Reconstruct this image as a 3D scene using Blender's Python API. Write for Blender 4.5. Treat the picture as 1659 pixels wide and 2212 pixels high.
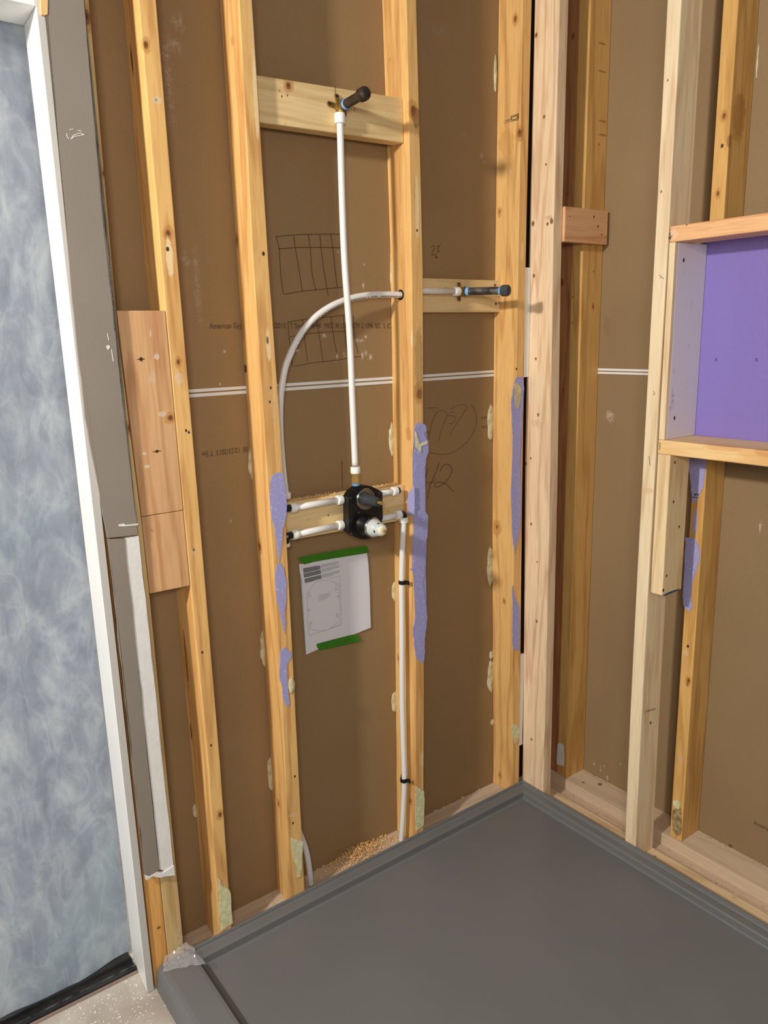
import bpy, bmesh, math, random
from mathutils import Vector, Matrix, noise
random.seed(7)
for o in list(bpy.data.objects): bpy.data.objects.remove(o)
SC = bpy.context.scene
COL = SC.collection

# ---------------------------------------------------------------- camera
FPX = 1668.6
CAM = Vector((-1.7374, -1.6081, 1.4636))
RX = Vector((0.80116375, -0.59796042, -0.02408283))      # image right
RY = Vector((-0.15190650, -0.16427459, -0.97464777))     # image down
RZ = Vector((0.57884460, 0.78451080, -0.22244492))       # view direction
cd = bpy.data.cameras.new('camera'); cam = bpy.data.objects.new('camera', cd); COL.objects.link(cam)
cd.sensor_fit = 'VERTICAL'; cd.sensor_height = 36.0; cd.lens = 36.0 * FPX / 2212.0
cd.clip_start = 0.02; cd.clip_end = 50
m = Matrix((RX, -RY, -RZ)).transposed().to_4x4(); m.translation = CAM
cam.matrix_world = m
SC.camera = cam
# ---------------------------------------------------------------- light
SC.view_settings.view_transform = 'Standard'; SC.view_settings.look = 'None'
SC.view_settings.gamma = 1.0; SC.view_settings.exposure = 0.0
W = bpy.data.worlds.new('world'); SC.world = W; W.use_nodes = True
W.node_tree.nodes['Background'].inputs[0].default_value = (0.97, 0.985, 1.0, 1)
W.node_tree.nodes['Background'].inputs[1].default_value = 0.27
def area(name, loc, target, size, power, color, sy=None):
    l = bpy.data.lights.new(name, 'AREA'); l.energy = power; l.color = color; l.size = size
    if sy: l.shape = 'RECTANGLE'; l.size_y = sy
    o = bpy.data.objects.new(name, l); COL.objects.link(o); o.location = loc
    o.rotation_euler = (Vector(target) - Vector(loc)).to_track_quat('-Z', 'Y').to_euler()
    return o
area('vanity_lamp', (-3.0, -0.72, 2.24), (0.0, -0.1, 1.1), 0.12, 63.0, (1.0, 0.955, 0.89))
area('room_fill', (-2.05, -2.0, 1.75), (-0.8, 0.0, 0.6), 0.35, 19.0, (1.0, 0.97, 0.93))  # unseen soft fill, placed to lift the lower left bays

area('sheet_backlight', (-2.2, 2.0, 0.8), (-1.7, 0.1, 0.5), 0.8, 34.0, (0.97, 0.99, 1.0))  # unseen light added behind the doorway to brighten the plastic sheet

# ---------------------------------------------------------------- helpers
def on(u, v, ax, val):
    """point of a plane (axis ax = val) that the photograph shows at pixel u, v"""
    d = RX * ((u - 829.5) / FPX) + RY * ((v - 1106) / FPX) + RZ
    return CAM + d * ((val - CAM[ax]) / d[ax])
def S(r, g, b):
    f = lambda c: (c / 255 / 12.92) if c / 255 <= 0.04045 else ((c / 255 + 0.055) / 1.055) ** 2.4
    return (f(r), f(g), f(b), 1)
def link(name, me, parent=None):
    o = bpy.data.objects.new(name, me); COL.objects.link(o)
    if parent is not None: o.parent = parent
    return o
def place(o, loc):
    """give the object an origin at loc while its mesh (in world coordinates) stays put"""
    loc = Vector(loc); o.data.transform(Matrix.Translation(-loc))
    p = o.parent
    o.location = loc - (p.location + (p.parent.location if p.parent else Vector()) if p else Vector())
    return o
def finish(name, bm, mat, loc, parent=None, bevel=0, smooth=False, seg=2):
    bmesh.ops.recalc_face_normals(bm, faces=bm.faces)
    me = bpy.data.meshes.new(name); bm.to_mesh(me); bm.free()
    me.materials.append(mat)
    if smooth:
        for p in me.polygons: p.use_smooth = True
    o = link(name, me, parent); place(o, loc)
    if bevel:
        b = o.modifiers.new('b', 'BEVEL'); b.width = bevel; b.segments = seg; b.limit_method = 'ANGLE'; b.angle_limit = 0.7
    return o
def tag(o, label, cat=None, group=None, kind=None):
    if label: o['label'] = label
    if cat: o['category'] = cat
    if group: o['group'] = group
    if kind: o['kind'] = kind
    return o
def empty(name, loc, label, cat, group=None):
    o = bpy.data.objects.new(name, None); COL.objects.link(o); o.location = loc; o.empty_display_size = 0.05
    return tag(o, label, cat, group)
def bbox(bm, a, b):
    x0, y0, z0 = a; x1, y1, z1 = b
    vs = [bm.verts.new(p) for p in ((x0,y0,z0),(x1,y0,z0),(x1,y1,z0),(x0,y1,z0),(x0,y0,z1),(x1,y0,z1),(x1,y1,z1),(x0,y1,z1))]
    for f in ((0,1,2,3),(4,5,6,7),(0,1,5,4),(1,2,6,5),(2,3,7,6),(3,0,4,7)): bm.faces.new([vs[i] for i in f])
def box(name, a, b, mat, parent=None, bevel=0.0015, loc=None):
    bm = bmesh.new(); bbox(bm, a, b)
    if loc is None: loc = ((a[0]+b[0])/2, (a[1]+b[1])/2, min(a[2], b[2]))
    return finish(name, bm, mat, loc, parent, bevel)
def hexa(name, pts, mat, loc, parent=None, bevel=0.0015):
    bm = bmesh.new(); vs = [bm.verts.new(p) for p in pts]
    for f in ((0,1,2,3),(4,5,6,7),(0,1,5,4),(1,2,6,5),(2,3,7,6),(3,0,4,7)): bm.faces.new([vs[i] for i in f])
    return finish(name, bm, mat, loc, parent, bevel)
def frames(pts):
    T = [((pts[min(i+1, len(pts)-1)] - pts[max(i-1, 0)])).normalized() for i in range(len(pts))]
    n = Vector((0.13, 0.9, 0.2)); n = (n - T[0]*n.dot(T[0])).normalized(); out = []
    for t in T:
        n = (n - t*n.dot(t)).normalized(); out.append((n, t.cross(n)))
    return out
def bm_tube(bm, pts, rad, seg=12, cap=True):
    pts = [Vector(p) for p in pts]; fr = frames(pts); rings = []
    for i, p in enumerate(pts):
        r = rad[i] if isinstance(rad, (list, tuple)) else rad
        rings.append([bm.verts.new(p + (fr[i][0]*math.cos(a) + fr[i][1]*math.sin(a))*r) for a in [2*math.pi*k/seg for k in range(seg)]])
    for a, b in zip(rings, rings[1:]):
        for k in range(seg): bm.faces.new((a[k], a[(k+1)%seg], b[(k+1)%seg], b[k]))
    if cap: bm.faces.new(rings[0]); bm.faces.new(rings[-1])
def cr(pts, n=8):
    """smooth curve through the points"""
    P = [Vector(p) for p in pts]; out = []
    for i in range(len(P)-1):
        a, b, c, d = P[max(i-1,0)], P[i], P[i+1], P[min(i+2,len(P)-1)]
        for k in range(n):
            t = k/n
            out.append(0.5*((2*b)+(c-a)*t+(2*a-5*b+4*c-d)*t*t+(3*b-a-3*c+d)*t**3))
    out.append(P[-1]); return out
def tube(name, pts, rad, mat, parent=None, seg=14, loc=None, smooth=True):
    bm = bmesh.new(); bm_tube(bm, pts, rad, seg)
    o = finish(name, bm, mat, loc or pts[0], parent, 0, False)
    for p in o.data.polygons: p.use_smooth = smooth and len(p.vertices) == 4
    return o
def lathe(name, prof, p0, d, mat, parent=None, seg=24, smooth=True):
    """prof = list of (distance along d, radius)"""
    p0 = Vector(p0); d = Vector(d).normalized(); u = d.orthogonal().normalized(); w = d.cross(u)
    bm = bmesh.new(); rings = []
    for t, r in prof:
        rings.append([bm.verts.new(p0 + d*t + (u*math.cos(a)+w*math.sin(a))*max(r, 1e-5)) for a in [2*math.pi*k/seg for k in range(seg)]])
    for a, b in zip(rings, rings[1:]):
        for k in range(seg): bm.faces.new((a[k], a[(k+1)%seg], b[(k+1)%seg], b[k]))
    bm.faces.new(rings[0]); bm.faces.new(rings[-1])
    o = finish(name, bm, mat, p0, parent)
    if smooth:
        for p in o.data.polygons: p.use_smooth = len(p.vertices) == 4
        e = o.modifiers.new('e', 'EDGE_SPLIT'); e.split_angle = math.radians(38)
    return o
def slab(name, pts, nrm, th, mat, parent=None, loc=None, bevel=0):
    """a flat piece: outline pts (world), thickened by th along nrm"""
    nrm = Vector(nrm); bm = bmesh.new()
    a = [bm.verts.new(Vector(p)) for p in pts]; b = [bm.verts.new(Vector(p) + nrm*th) for p in pts]
    f1 = bm.faces.new(a); f2 = bm.faces.new(b[::-1]); n = len(pts)
    for k in range(n): bm.faces.new((a[k], b[k], b[(k+1)%n], a[(k+1)%n]))
    bmesh.ops.triangulate(bm, faces=[f1, f2])
    return finish(name, bm, mat, loc or pts[0], parent, bevel)
def rag(pts, amp=0.0016, n=4, sd=1):
    """an outline with a torn edge"""
    R_ = random.Random(sd); out = []
    ext = [max(p[i] for p in pts)-min(p[i] for p in pts) for i in range(3)]; fl_ = [0.02 if e_ == min(ext) else 1 for e_ in ext]
    for i in range(len(pts)):
        a, b = Vector(pts[i]), Vector(pts[(i+1) % len(pts)])
        k = max(1, int((b-a).length/0.009)); 
        for j in range(k):
            p = a.lerp(b, j/k)
            if j: p += Vector((R_.uniform(-1,1)*fl_[0], R_.uniform(-1,1)*fl_[1], R_.uniform(-1,1)*fl_[2]))*amp
            out.append(p)
    return out

# ---------------------------------------------------------------- materials
def new_mat(name):
    mt = bpy.data.materials.new(name); mt.use_nodes = True
    return mt, mt.node_tree.nodes, mt.node_tree.links, mt.node_tree.nodes['Principled BSDF']
def plain(name, col, rough=0.6, metal=0.0, bump=0, bscale=60, var=0.0, vscale=8, spec=0.4, trans=0, col2=None, coat=0):
    mt, N, L, B = new_mat(name)
    B.inputs['Base Color'].default_value = col; B.inputs['Roughness'].default_value = rough
    B.inputs['Metallic'].default_value = metal; B.inputs['Specular IOR Level'].default_value = spec
    if trans: B.inputs['Transmission Weight'].default_value = trans
    if coat: B.inputs['Coat Weight'].default_value = coat
    tc = N.new('ShaderNodeTexCoord')
    if var or col2:
        nz = N.new('ShaderNodeTexNoise'); nz.inputs['Scale'].default_value = vscale; nz.inputs['Detail'].default_value = 6
        L.new(tc.outputs['Object'], nz.inputs['Vector'])
        r = N.new('ShaderNodeValToRGB'); c2 = col2 or tuple(c*(1-var) for c in col[:3]) + (1,)
        r.color_ramp.elements[0].position = 0.38; r.color_ramp.elements[1].position = 0.62
        r.color_ramp.elements[0].color = c2; r.color_ramp.elements[1].color = col
        L.new(nz.outputs['Fac'], r.inputs['Fac']); L.new(r.outputs['Color'], B.inputs['Base Color'])
    if bump:
        n2 = N.new('ShaderNodeTexNoise'); n2.inputs['Scale'].default_value = bscale; n2.inputs['Detail'].default_value = 4
        L.new(tc.outputs['Object'], n2.inputs['Vector'])
        bp = N.new('ShaderNodeBump'); bp.inputs['Strength'].default_value = bump; bp.inputs['Distance'].default_value = 0.002
        L.new(n2.outputs['Fac'], bp.inputs['Height']); L.new(bp.outputs['Normal'], B.inputs['Normal'])
    return mt
def add_spots(N, L, tc, cur, spots, loc):
    """marks with a shape of their own: (world position, (rx, ry, rz), colour, strength, roughness of outline)"""
    if not spots: return cur
    nz = N.new('ShaderNodeTexNoise'); nz.inputs['Scale'].default_value = 70; nz.inputs['Detail'].default_value = 5
    L.new(tc.outputs['Object'], nz.inputs['Vector'])
    fine = None
    for pos, rad, col, st, wob in spots:
        s = N.new('ShaderNodeVectorMath'); s.operation = 'SUBTRACT'; s.inputs[1].default_value = Vector(pos) - Vector(loc)
        L.new(tc.outputs['Object'], s.inputs[0])
        d = N.new('ShaderNodeVectorMath'); d.operation = 'DIVIDE'; d.inputs[1].default_value = rad; L.new(s.outputs[0], d.inputs[0])
        ln = N.new('ShaderNodeVectorMath'); ln.operation = 'LENGTH'; L.new(d.outputs[0], ln.inputs[0])
        a = N.new('ShaderNodeMath'); a.operation = 'MULTIPLY_ADD'; a.inputs[1].default_value = wob; L.new(nz.outputs['Fac'], a.inputs[0]); L.new(ln.outputs['Value'], a.inputs[2])
        mr = N.new('ShaderNodeMapRange'); mr.inputs['From Min'].default_value = 0.78 + wob*0.5; mr.inputs['From Max'].default_value = 1.05 + wob*0.5
        mr.inputs['To Min'].default_value = st; mr.inputs['To Max'].default_value = 0
        L.new(a.outputs[0], mr.inputs['Value']); fac = mr.outputs[0]
        if wob > 1.0:
            mr.inputs['From Min'].default_value = 0.2 + wob*0.5
            if fine is None:
                fn = N.new('ShaderNodeTexNoise'); fn.inputs['Scale'].default_value = 130; fn.inputs['Detail'].default_value = 6; fn.inputs['Roughness'].default_value = 0.7; L.new(tc.outputs['Object'], fn.inputs['Vector'])
                fm = N.new('ShaderNodeMapRange'); fm.inputs['From Min'].default_value = 0.42; fm.inputs['From Max'].default_value = 0.6; L.new(fn.outputs['Fac'], fm.inputs['Value']); fine = fm.outputs[0]
            mm = N.new('ShaderNodeMath'); mm.operation = 'MULTIPLY'; L.new(fac, mm.inputs[0]); L.new(fine, mm.inputs[1]); fac = mm.outputs[0]
        mx = N.new('ShaderNodeMix'); mx.data_type = 'RGBA'; L.new(fac, mx.inputs[0]); L.new(cur, mx.inputs[6]); mx.inputs[7].default_value = col
        cur = mx.outputs[2]
    return cur
WOODN = 0
def wood(c1, c2, axis=2, loc=(0,0,0), spots=(), rough=0.55, ring=5.0, contrast=1.0):
    """grain along axis; c1 light, c2 dark grain"""
    global WOODN; WOODN += 1
    mt, N, L, B = new_mat('wood_%d' % WOODN); B.inputs['Roughness'].default_value = rough; B.inputs['Specular IOR Level'].default_value = 0.3
    tc = N.new('ShaderNodeTexCoord'); mp = N.new('ShaderNodeMapping')
    sc = [1.0, 1.0, 1.0]; sc[axis] = 0.07; mp.inputs['Scale'].default_value = sc
    mp.inputs['Location'].default_value = (WOODN*1.37, WOODN*2.11, WOODN*0.77)
    L.new(tc.outputs['Object'], mp.inputs['Vector'])
    n1 = N.new('ShaderNodeTexNoise'); n1.inputs['Scale'].default_value = 13; n1.inputs['Detail'].default_value = 2; L.new(mp.outputs[0], n1.inputs['Vector'])
    # growth rings: contour lines of a slow noise field
    mu = N.new('ShaderNodeMath'); mu.operation = 'MULTIPLY'; mu.inputs[1].default_value = ring*6; L.new(n1.outputs['Fac'], mu.inputs[0])
    sn = N.new('ShaderNodeMath'); sn.operation = 'SINE'; L.new(mu.outputs[0], sn.inputs[0])
    r1 = N.new('ShaderNodeMapRange'); r1.inputs['From Min'].default_value = 0.2; r1.inputs['From Max'].default_value = 1.0
    r1.inputs['To Max'].default_value = 0.55*contrast; L.new(sn.outputs[0], r1.inputs['Value'])
    n2 = N.new('ShaderNodeTexNoise'); n2.inputs['Scale'].default_value = 160; n2.inputs['Detail'].default_value = 4; L.new(mp.outputs[0], n2.inputs['Vector'])
    r2 = N.new('ShaderNodeMapRange'); r2.inputs['From Min'].default_value = 0.45; r2.inputs['From Max'].default_value = 0.75
    r2.inputs['To Max'].default_value = 0.5*contrast; L.new(n2.outputs['Fac'], r2.inputs['Value'])
    ad = N.new('ShaderNodeMath'); ad.operation = 'ADD'; ad.use_clamp = True; L.new(r1.outputs[0], ad.inputs[0]); L.new(r2.outputs[0], ad.inputs[1])
    mx = N.new('ShaderNodeMix'); mx.data_type = 'RGBA'; L.new(ad.outputs[0], mx.inputs[0]); mx.inputs[6].default_value = c1; mx.inputs[7].default_value = c2
    n3 = N.new('ShaderNodeTexNoise'); n3.inputs['Scale'].default_value = 3.2; n3.inputs['Detail'].default_value = 3; L.new(tc.outputs['Object'], n3.inputs['Vector'])
    r3 = N.new('ShaderNodeMapRange'); r3.inputs['From Min'].default_value = 0.35; r3.inputs['From Max'].default_value = 0.7
    r3.inputs['To Max'].default_value = 0.35; L.new(n3.outputs['Fac'], r3.inputs['Value'])
    m2 = N.new('ShaderNodeMix'); m2.data_type = 'RGBA'; L.new(r3.outputs[0], m2.inputs[0]); L.new(mx.outputs[2], m2.inputs[6]); m2.inputs[7].default_value = tuple((a+b)/2 for a, b in zip(c1, c2))
    cur = add_spots(N, L, tc, m2.outputs[2], spots, loc)
    L.new(cur, B.inputs['Base Color'])
    bp = N.new('ShaderNodeBump'); bp.inputs['Strength'].default_value = 0.15; bp.inputs['Distance'].default_value = 0.001
    L.new(n2.outputs['Fac'], bp.inputs['Height']); L.new(bp.outputs['Normal'], B.inputs['Normal'])
    return mt
KN = S(122, 72, 34); KD = S(58, 34, 18); HALO = S(186, 126, 62); TORN = S(236, 208, 158); NAIL = S(30, 26, 24); SMUDGE = S(215, 200, 180)
def knot(u, v, ax, val, r=0.006, halo=True, long=1.6):
    p = on(u, v, ax, val); rr = (r, r, r*long)
    o = []
    if halo: o.append((p, tuple(x*1.7 for x in rr), HALO, 0.6, 0.9))
    o.append((p, tuple(x*0.85 for x in rr), KN, 0.8, 0.8)); o.append((p + Vector((0,0,0.1*r)), tuple(x*0.38 for x in rr), KD, 0.6, 0.9))
    return o
def spot(u, v, ax, val, ru, rz, col, st=0.9, wob=0.5):
    return [(on(u, v, ax, val), (ru, ru, rz), col, st, wob)]
def hole(u, v, ax, val, r=0.0028): return [(on(u, v, ax, val), (r, r, r*1.3), NAIL, 0.95, 0.2)]

def drywall_mat(name, c, loc, spots, var=0.05):
    mt, N, L, B = new_mat(name); B.inputs['Roughness'].default_value = 0.62; B.inputs['Specular IOR Level'].default_value = 0.25
    tc = N.new('ShaderNodeTexCoord')
    n = N.new('ShaderNodeTexNoise'); n.inputs['Scale'].default_value = 420; n.inputs['Detail'].default_value = 3; L.new(tc.outputs['Object'], n.inputs['Vector'])
    n2 = N.new('ShaderNodeTexNoise'); n2.inputs['Scale'].default_value = 3; n2.inputs['Detail'].default_value = 4; L.new(tc.outputs['Object'], n2.inputs['Vector'])
    ad = N.new('ShaderNodeMath'); ad.operation = 'ADD'; L.new(n.outputs['Fac'], ad.inputs[0]); L.new(n2.outputs['Fac'], ad.inputs[1])
    r = N.new('ShaderNodeValToRGB'); r.color_ramp.elements[0].position = 0.3; r.color_ramp.elements[1].position = 0.75
    mh = N.new('ShaderNodeMath'); mh.operation = 'MULTIPLY'; mh.inputs[1].default_value = 0.5; L.new(ad.outputs[0], mh.inputs[0])
    r.color_ramp.elements[0].color = tuple(x*(1-var*3) for x in c[:3]) + (1,); r.color_ramp.elements[1].color = tuple(x*(1+var*2) for x in c[:3]) + (1,)
    L.new(mh.outputs[0], r.inputs['Fac']); cur = r.outputs['Color']
    # little pale scuffs
    vn = N.new('ShaderNodeTexNoise'); vn.inputs['Scale'].default_value = 26; vn.inputs['Detail'].default_value = 8; vn.inputs['Roughness'].default_value = 0.75; L.new(tc.outputs['Object'], vn.inputs['Vector'])
    mr = N.new('ShaderNodeMapRange'); mr.inputs['From Min'].default_value = 0.685; mr.inputs['From Max'].default_value = 0.78; mr.inputs['To Max'].default_value = 0.5; L.new(vn.outputs['Fac'], mr.inputs['Value'])
    mx = N.new('ShaderNodeMix'); mx.data_type = 'RGBA'; L.new(mr.outputs[0], mx.inputs[0]); L.new(cur, mx.inputs[6]); mx.inputs[7].default_value = SMUDGE; cur = mx.outputs[2]
    cur = add_spots(N, L, tc, cur, spots, loc); L.new(cur, B.inputs['Base Color'])
    return mt

GOLD1, GOLD2 = S(232, 186, 116), S(190, 138, 72)
TAN1, TAN2 = S(226, 176, 112), S(188, 130, 72)
PALE1, PALE2 = S(242, 220, 182), S(214, 178, 132)
BLK1, BLK2 = S(234, 204, 150), S(200, 162, 102)
PINK1, PINK2 = S(222, 172, 122), S(186, 128, 82)
M_pipe = plain('white_pex', S(232, 228, 222), 0.35, bump=0, spec=0.5)
M_pipe.node_tree.nodes['Principled BSDF'].inputs['Subsurface Weight'].default_value = 0.15
M_pipe.node_tree.nodes['Principled BSDF'].inputs['Subsurface Radius'].default_value = (0.01, 0.01, 0.01)
M_ring = plain('white_collar', S(240, 238, 228), 0.4)
M_black = plain('black_plastic', S(14, 14, 15), 0.32, spec=0.5)
M_blackm = plain('black_matte', S(22, 22, 23), 0.55)
M_dgrey = plain('dark_grey_plastic', S(62, 64, 66), 0.38)
M_brass = plain('brass', S(206, 172, 104), 0.3, 0.75)
M_obrass = plain('dull_brass', S(168, 136, 78), 0.42, 0.7, col2=S(112, 86, 46), vscale=60)
M_iron = plain('black_iron', S(74, 58, 44), 0.5, 0.35, bump=0.3, bscale=200, col2=S(48, 36, 28), vscale=50)
M_iron2 = plain('grey_iron', S(104, 100, 92), 0.5, 0.35, bump=0.3, bscale=200, col2=S(52, 48, 42), vscale=45)
M_cap = plain('dark_cap', S(66, 70, 72), 0.5, 0.2, bump=0.2, bscale=150)
M_tapeb = plain('thread_tape', S(150, 196, 226), 0.45, col2=S(90, 150, 200), vscale=80)
M_chrome = plain('chrome_ring', S(170, 166, 160), 0.22, 1.0)
M_lgrey = plain('light_grey_plastic', S(196, 200, 198), 0.35)
M_cream = plain('cream_plastic', S(226, 222, 190), 0.4)
M_screw = plain('screw_steel', S(120, 112, 100), 0.35, 0.9)
M_white = plain('white_gloss_paint', S(244, 243, 238), 0.32, spec=0.5)
M_white2 = plain('white_primed', S(190, 186, 178), 0.5)
M_greyp = plain('grey_taupe_paint', S(138, 128, 116), 0.5, bump=0.12, bscale=220, var=0.05)
M_gyp = plain('gypsum', S(226, 222, 216), 0.9, bump=0.3, bscale=90, var=0.06, vscale=30)
M_brownpaper = plain('brown_paper_edge', S(150, 116, 80), 0.8)
M_paper = plain('paper', S(224, 220, 224), 0.75)
M_green = plain('green_tape', S(58, 124, 12), 0.6, bump=0.2, bscale=120, var=0.15, vscale=40)
M_ink = plain('grey_ink', S(120, 120, 120), 0.8)
M_inkb = plain('black_ink', S(38, 34, 32), 0.8)
M_print = plain('faded_print', S(86, 62, 40), 0.8)
M_pencil = plain('marker_line', S(66, 38, 18), 0.8)
M_glue = plain('dried_glue', S(216, 204, 164), 0.5, col2=S(184, 168, 122), vscale=40)
M_ygyp = plain('green_board_scrap', S(226, 222, 180), 0.85, col2=S(206, 202, 152), vscale=60, bump=0.3)
M_dark = plain('void_shade', S(16, 12, 10), 0.9)  # near-black colour standing in for shade in slot and drilled hole
def purple_rag():
    mt, N, L, B = new_mat('torn_purple_paper'); B.inputs['Roughness'].default_value = 0.85; B.inputs['Specular IOR Level'].default_value = 0.15
    tc = N.new('ShaderNodeTexCoord'); n = N.new('ShaderNodeTexNoise'); n.inputs['Scale'].default_value = 130; n.inputs['Detail'].default_value = 6; n.inputs['Roughness'].default_value = 0.7
    L.new(tc.outputs['Object'], n.inputs['Vector']); r = N.new('ShaderNodeValToRGB')
    r.color_ramp.elements[0].position = 0.36; r.color_ramp.elements[0].color = S(156, 153, 200)
    r.color_ramp.elements[1].position = 0.74; r.color_ramp.elements[1].color = S(220, 216, 220)
    e = r.color_ramp.elements.new(0.60); e.color = S(166, 163, 208)
    L.new(n.outputs['Fac'], r.inputs['Fac']); L.new(r.outputs['Color'], B.inputs['Base Color'])
    bp = N.new('ShaderNodeBump'); bp.inputs['Strength'].default_value = 0.5; bp.inputs['Distance'].default_value = 0.001; L.new(n.outputs['Fac'], bp.inputs['Height']); L.new(bp.outputs['Normal'], B.inputs['Normal'])
    return mt
M_rag = purple_rag()
def purple_panel():
    mt, N, L, B = new_mat('purple_board_face'); B.inputs['Roughness'].default_value = 0.2; B.inputs['Specular IOR Level'].default_value = 0.5
    B.inputs['Base Color'].default_value = S(134, 118, 188)
    tc = N.new('ShaderNodeTexCoord'); n = N.new('ShaderNodeTexNoise'); n.inputs['Scale'].default_value = 75; n.inputs['Detail'].default_value = 2
    L.new(tc.outputs['Object'], n.inputs['Vector']); bp = N.new('ShaderNodeBump'); bp.inputs['Strength'].default_value = 0.55; bp.inputs['Distance'].default_value = 0.0016
    L.new(n.outputs['Fac'], bp.inputs['Height']); L.new(bp.outputs['Normal'], B.inputs['Normal'])
    return mt
def plastic_sheet():
    mt, N, L, B = new_mat('cloudy_plastic_sheet'); B.inputs['Roughness'].default_value = 0.34; B.inputs['Specular IOR Level'].default_value = 0.35
    tc = N.new('ShaderNodeTexCoord'); mp = N.new('ShaderNodeMapping'); mp.inputs['Scale'].default_value = (1.0, 1.0, 0.5); L.new(tc.outputs['Object'], mp.inputs['Vector'])
    n = N.new('ShaderNodeTexNoise'); n.inputs['Scale'].default_value = 16; n.inputs['Detail'].default_value = 9; n.inputs['Roughness'].default_value = 0.66; n.inputs['Distortion'].default_value = 0.5; L.new(mp.outputs[0], n.inputs['Vector'])
    r = N.new('ShaderNodeValToRGB'); r.color_ramp.elements[0].position = 0.36; r.color_ramp.elements[0].color = S(134, 139, 150)
    r.color_ramp.elements[1].position = 0.68; r.color_ramp.elements[1].color = S(180, 185, 186)
    e = r.color_ramp.elements.new(0.5); e.color = S(150, 156, 164)
    L.new(n.outputs['Fac'], r.inputs['Fac'])
    n2 = N.new('ShaderNodeTexNoise'); n2.inputs['Scale'].default_value = 2.3; n2.inputs['Detail'].default_value = 2; L.new(tc.outputs['Object'], n2.inputs['Vector'])
    r2 = N.new('ShaderNodeMapRange'); r2.inputs['From Min'].default_value = 0.52; r2.inputs['From Max'].default_value = 0.72; r2.inputs['To Max'].default_value = 0.4; L.new(n2.outputs['Fac'], r2.inputs['Value'])
    mx = N.new('ShaderNodeMix'); mx.data_type = 'RGBA'; L.new(r2.outputs[0], mx.inputs[0]); L.new(r.outputs['Color'], mx.inputs[6]); mx.inputs[7].default_value = S(140, 160, 166)
    rs = N.new('ShaderNodeTexNoise'); rs.inputs['Scale'].default_value = 11; rs.inputs['Detail'].default_value = 4; rs.inputs['Distortion'].default_value = 0.8; L.new(mp.outputs[0], rs.inputs['Vector'])
    s1 = N.new('ShaderNodeMath'); s1.operation = 'SUBTRACT'; s1.inputs[1].default_value = 0.5; L.new(rs.outputs['Fac'], s1.inputs[0])
    s2 = N.new('ShaderNodeMath'); s2.operation = 'ABSOLUTE'; L.new(s1.outputs[0], s2.inputs[0])
    s3 = N.new('ShaderNodeMapRange'); s3.inputs['From Min'].default_value = 0.0; s3.inputs['From Max'].default_value = 0.05; s3.inputs['To Min'].default_value = 0.16; s3.inputs['To Max'].default_value = 0.0; L.new(s2.outputs[0], s3.inputs['Value'])
    m3 = N.new('ShaderNodeMix'); m3.data_type = 'RGBA'; L.new(s3.outputs[0], m3.inputs[0]); L.new(mx.outputs[2], m3.inputs[6]); m3.inputs[7].default_value = S(205, 208, 210)
    L.new(m3.outputs[2], B.inputs['Base Color'])
    tr = N.new('ShaderNodeBsdfTranslucent'); L.new(m3.outputs[2], tr.inputs['Color']); ms = N.new('ShaderNodeMixShader'); ms.inputs[0].default_value = 0.45
    L.new(B.outputs[0], ms.inputs[1]); L.new(tr.outputs[0], ms.inputs[2]); L.new(ms.outputs[0], N['Material Output'].inputs['Surface'])
    w = N.new('ShaderNodeBump'); w.inputs['Strength'].default_value = 0.3; w.inputs['Distance'].default_value = 0.006; L.new(n.outputs['Fac'], w.inputs['Height']); L.new(w.outputs['Normal'], B.inputs['Normal'])
    return mt
def pan_mat():
    mt, N, L, B = new_mat('grey_pan'); B.inputs['Roughness'].default_value = 0.42; B.inputs['Specular IOR Level'].default_value = 0.35
    tc = N.new('ShaderNodeTexCoord'); n = N.new('ShaderNodeTexNoise'); n.inputs['Scale'].default_value = 2.5; n.inputs['Detail'].default_value = 3; L.new(tc.outputs['Object'], n.inputs['Vector'])
    r = N.new('ShaderNodeValToRGB'); r.color_ramp.elements[0].position = 0.3; r.color_ramp.elements[0].color = S(108, 107, 106); r.color_ramp.elements[1].position = 0.7; r.color_ramp.elements[1].color = S(114, 114, 112)
    L.new(n.outputs['Fac'], r.inputs['Fac']); L.new(r.outputs['Color'], B.inputs['Base Color'])
    n2 = N.new('ShaderNodeTexNoise'); n2.inputs['Scale'].default_value = 500; L.new(tc.outputs['Object'], n2.inputs['Vector'])
    bp = N.new('ShaderNodeBump'); bp.inputs['Strength'].default_value = 0.06; bp.inputs['Distance'].default_value = 0.001; L.new(n2.outputs['Fac'], bp.inputs['Height']); L.new(bp.outputs['Normal'], B.inputs['Normal'])
    return mt
def film_mat():
    mt, N, L, B = new_mat('clear_film'); B.inputs['Roughness'].default_value = 0.12; B.inputs['Base Color'].default_value = (0.9, 0.9, 0.9, 1)
    B.inputs['Alpha'].default_value = 0.22; B.inputs['Specular IOR Level'].default_value = 0.8
    return mt

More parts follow.
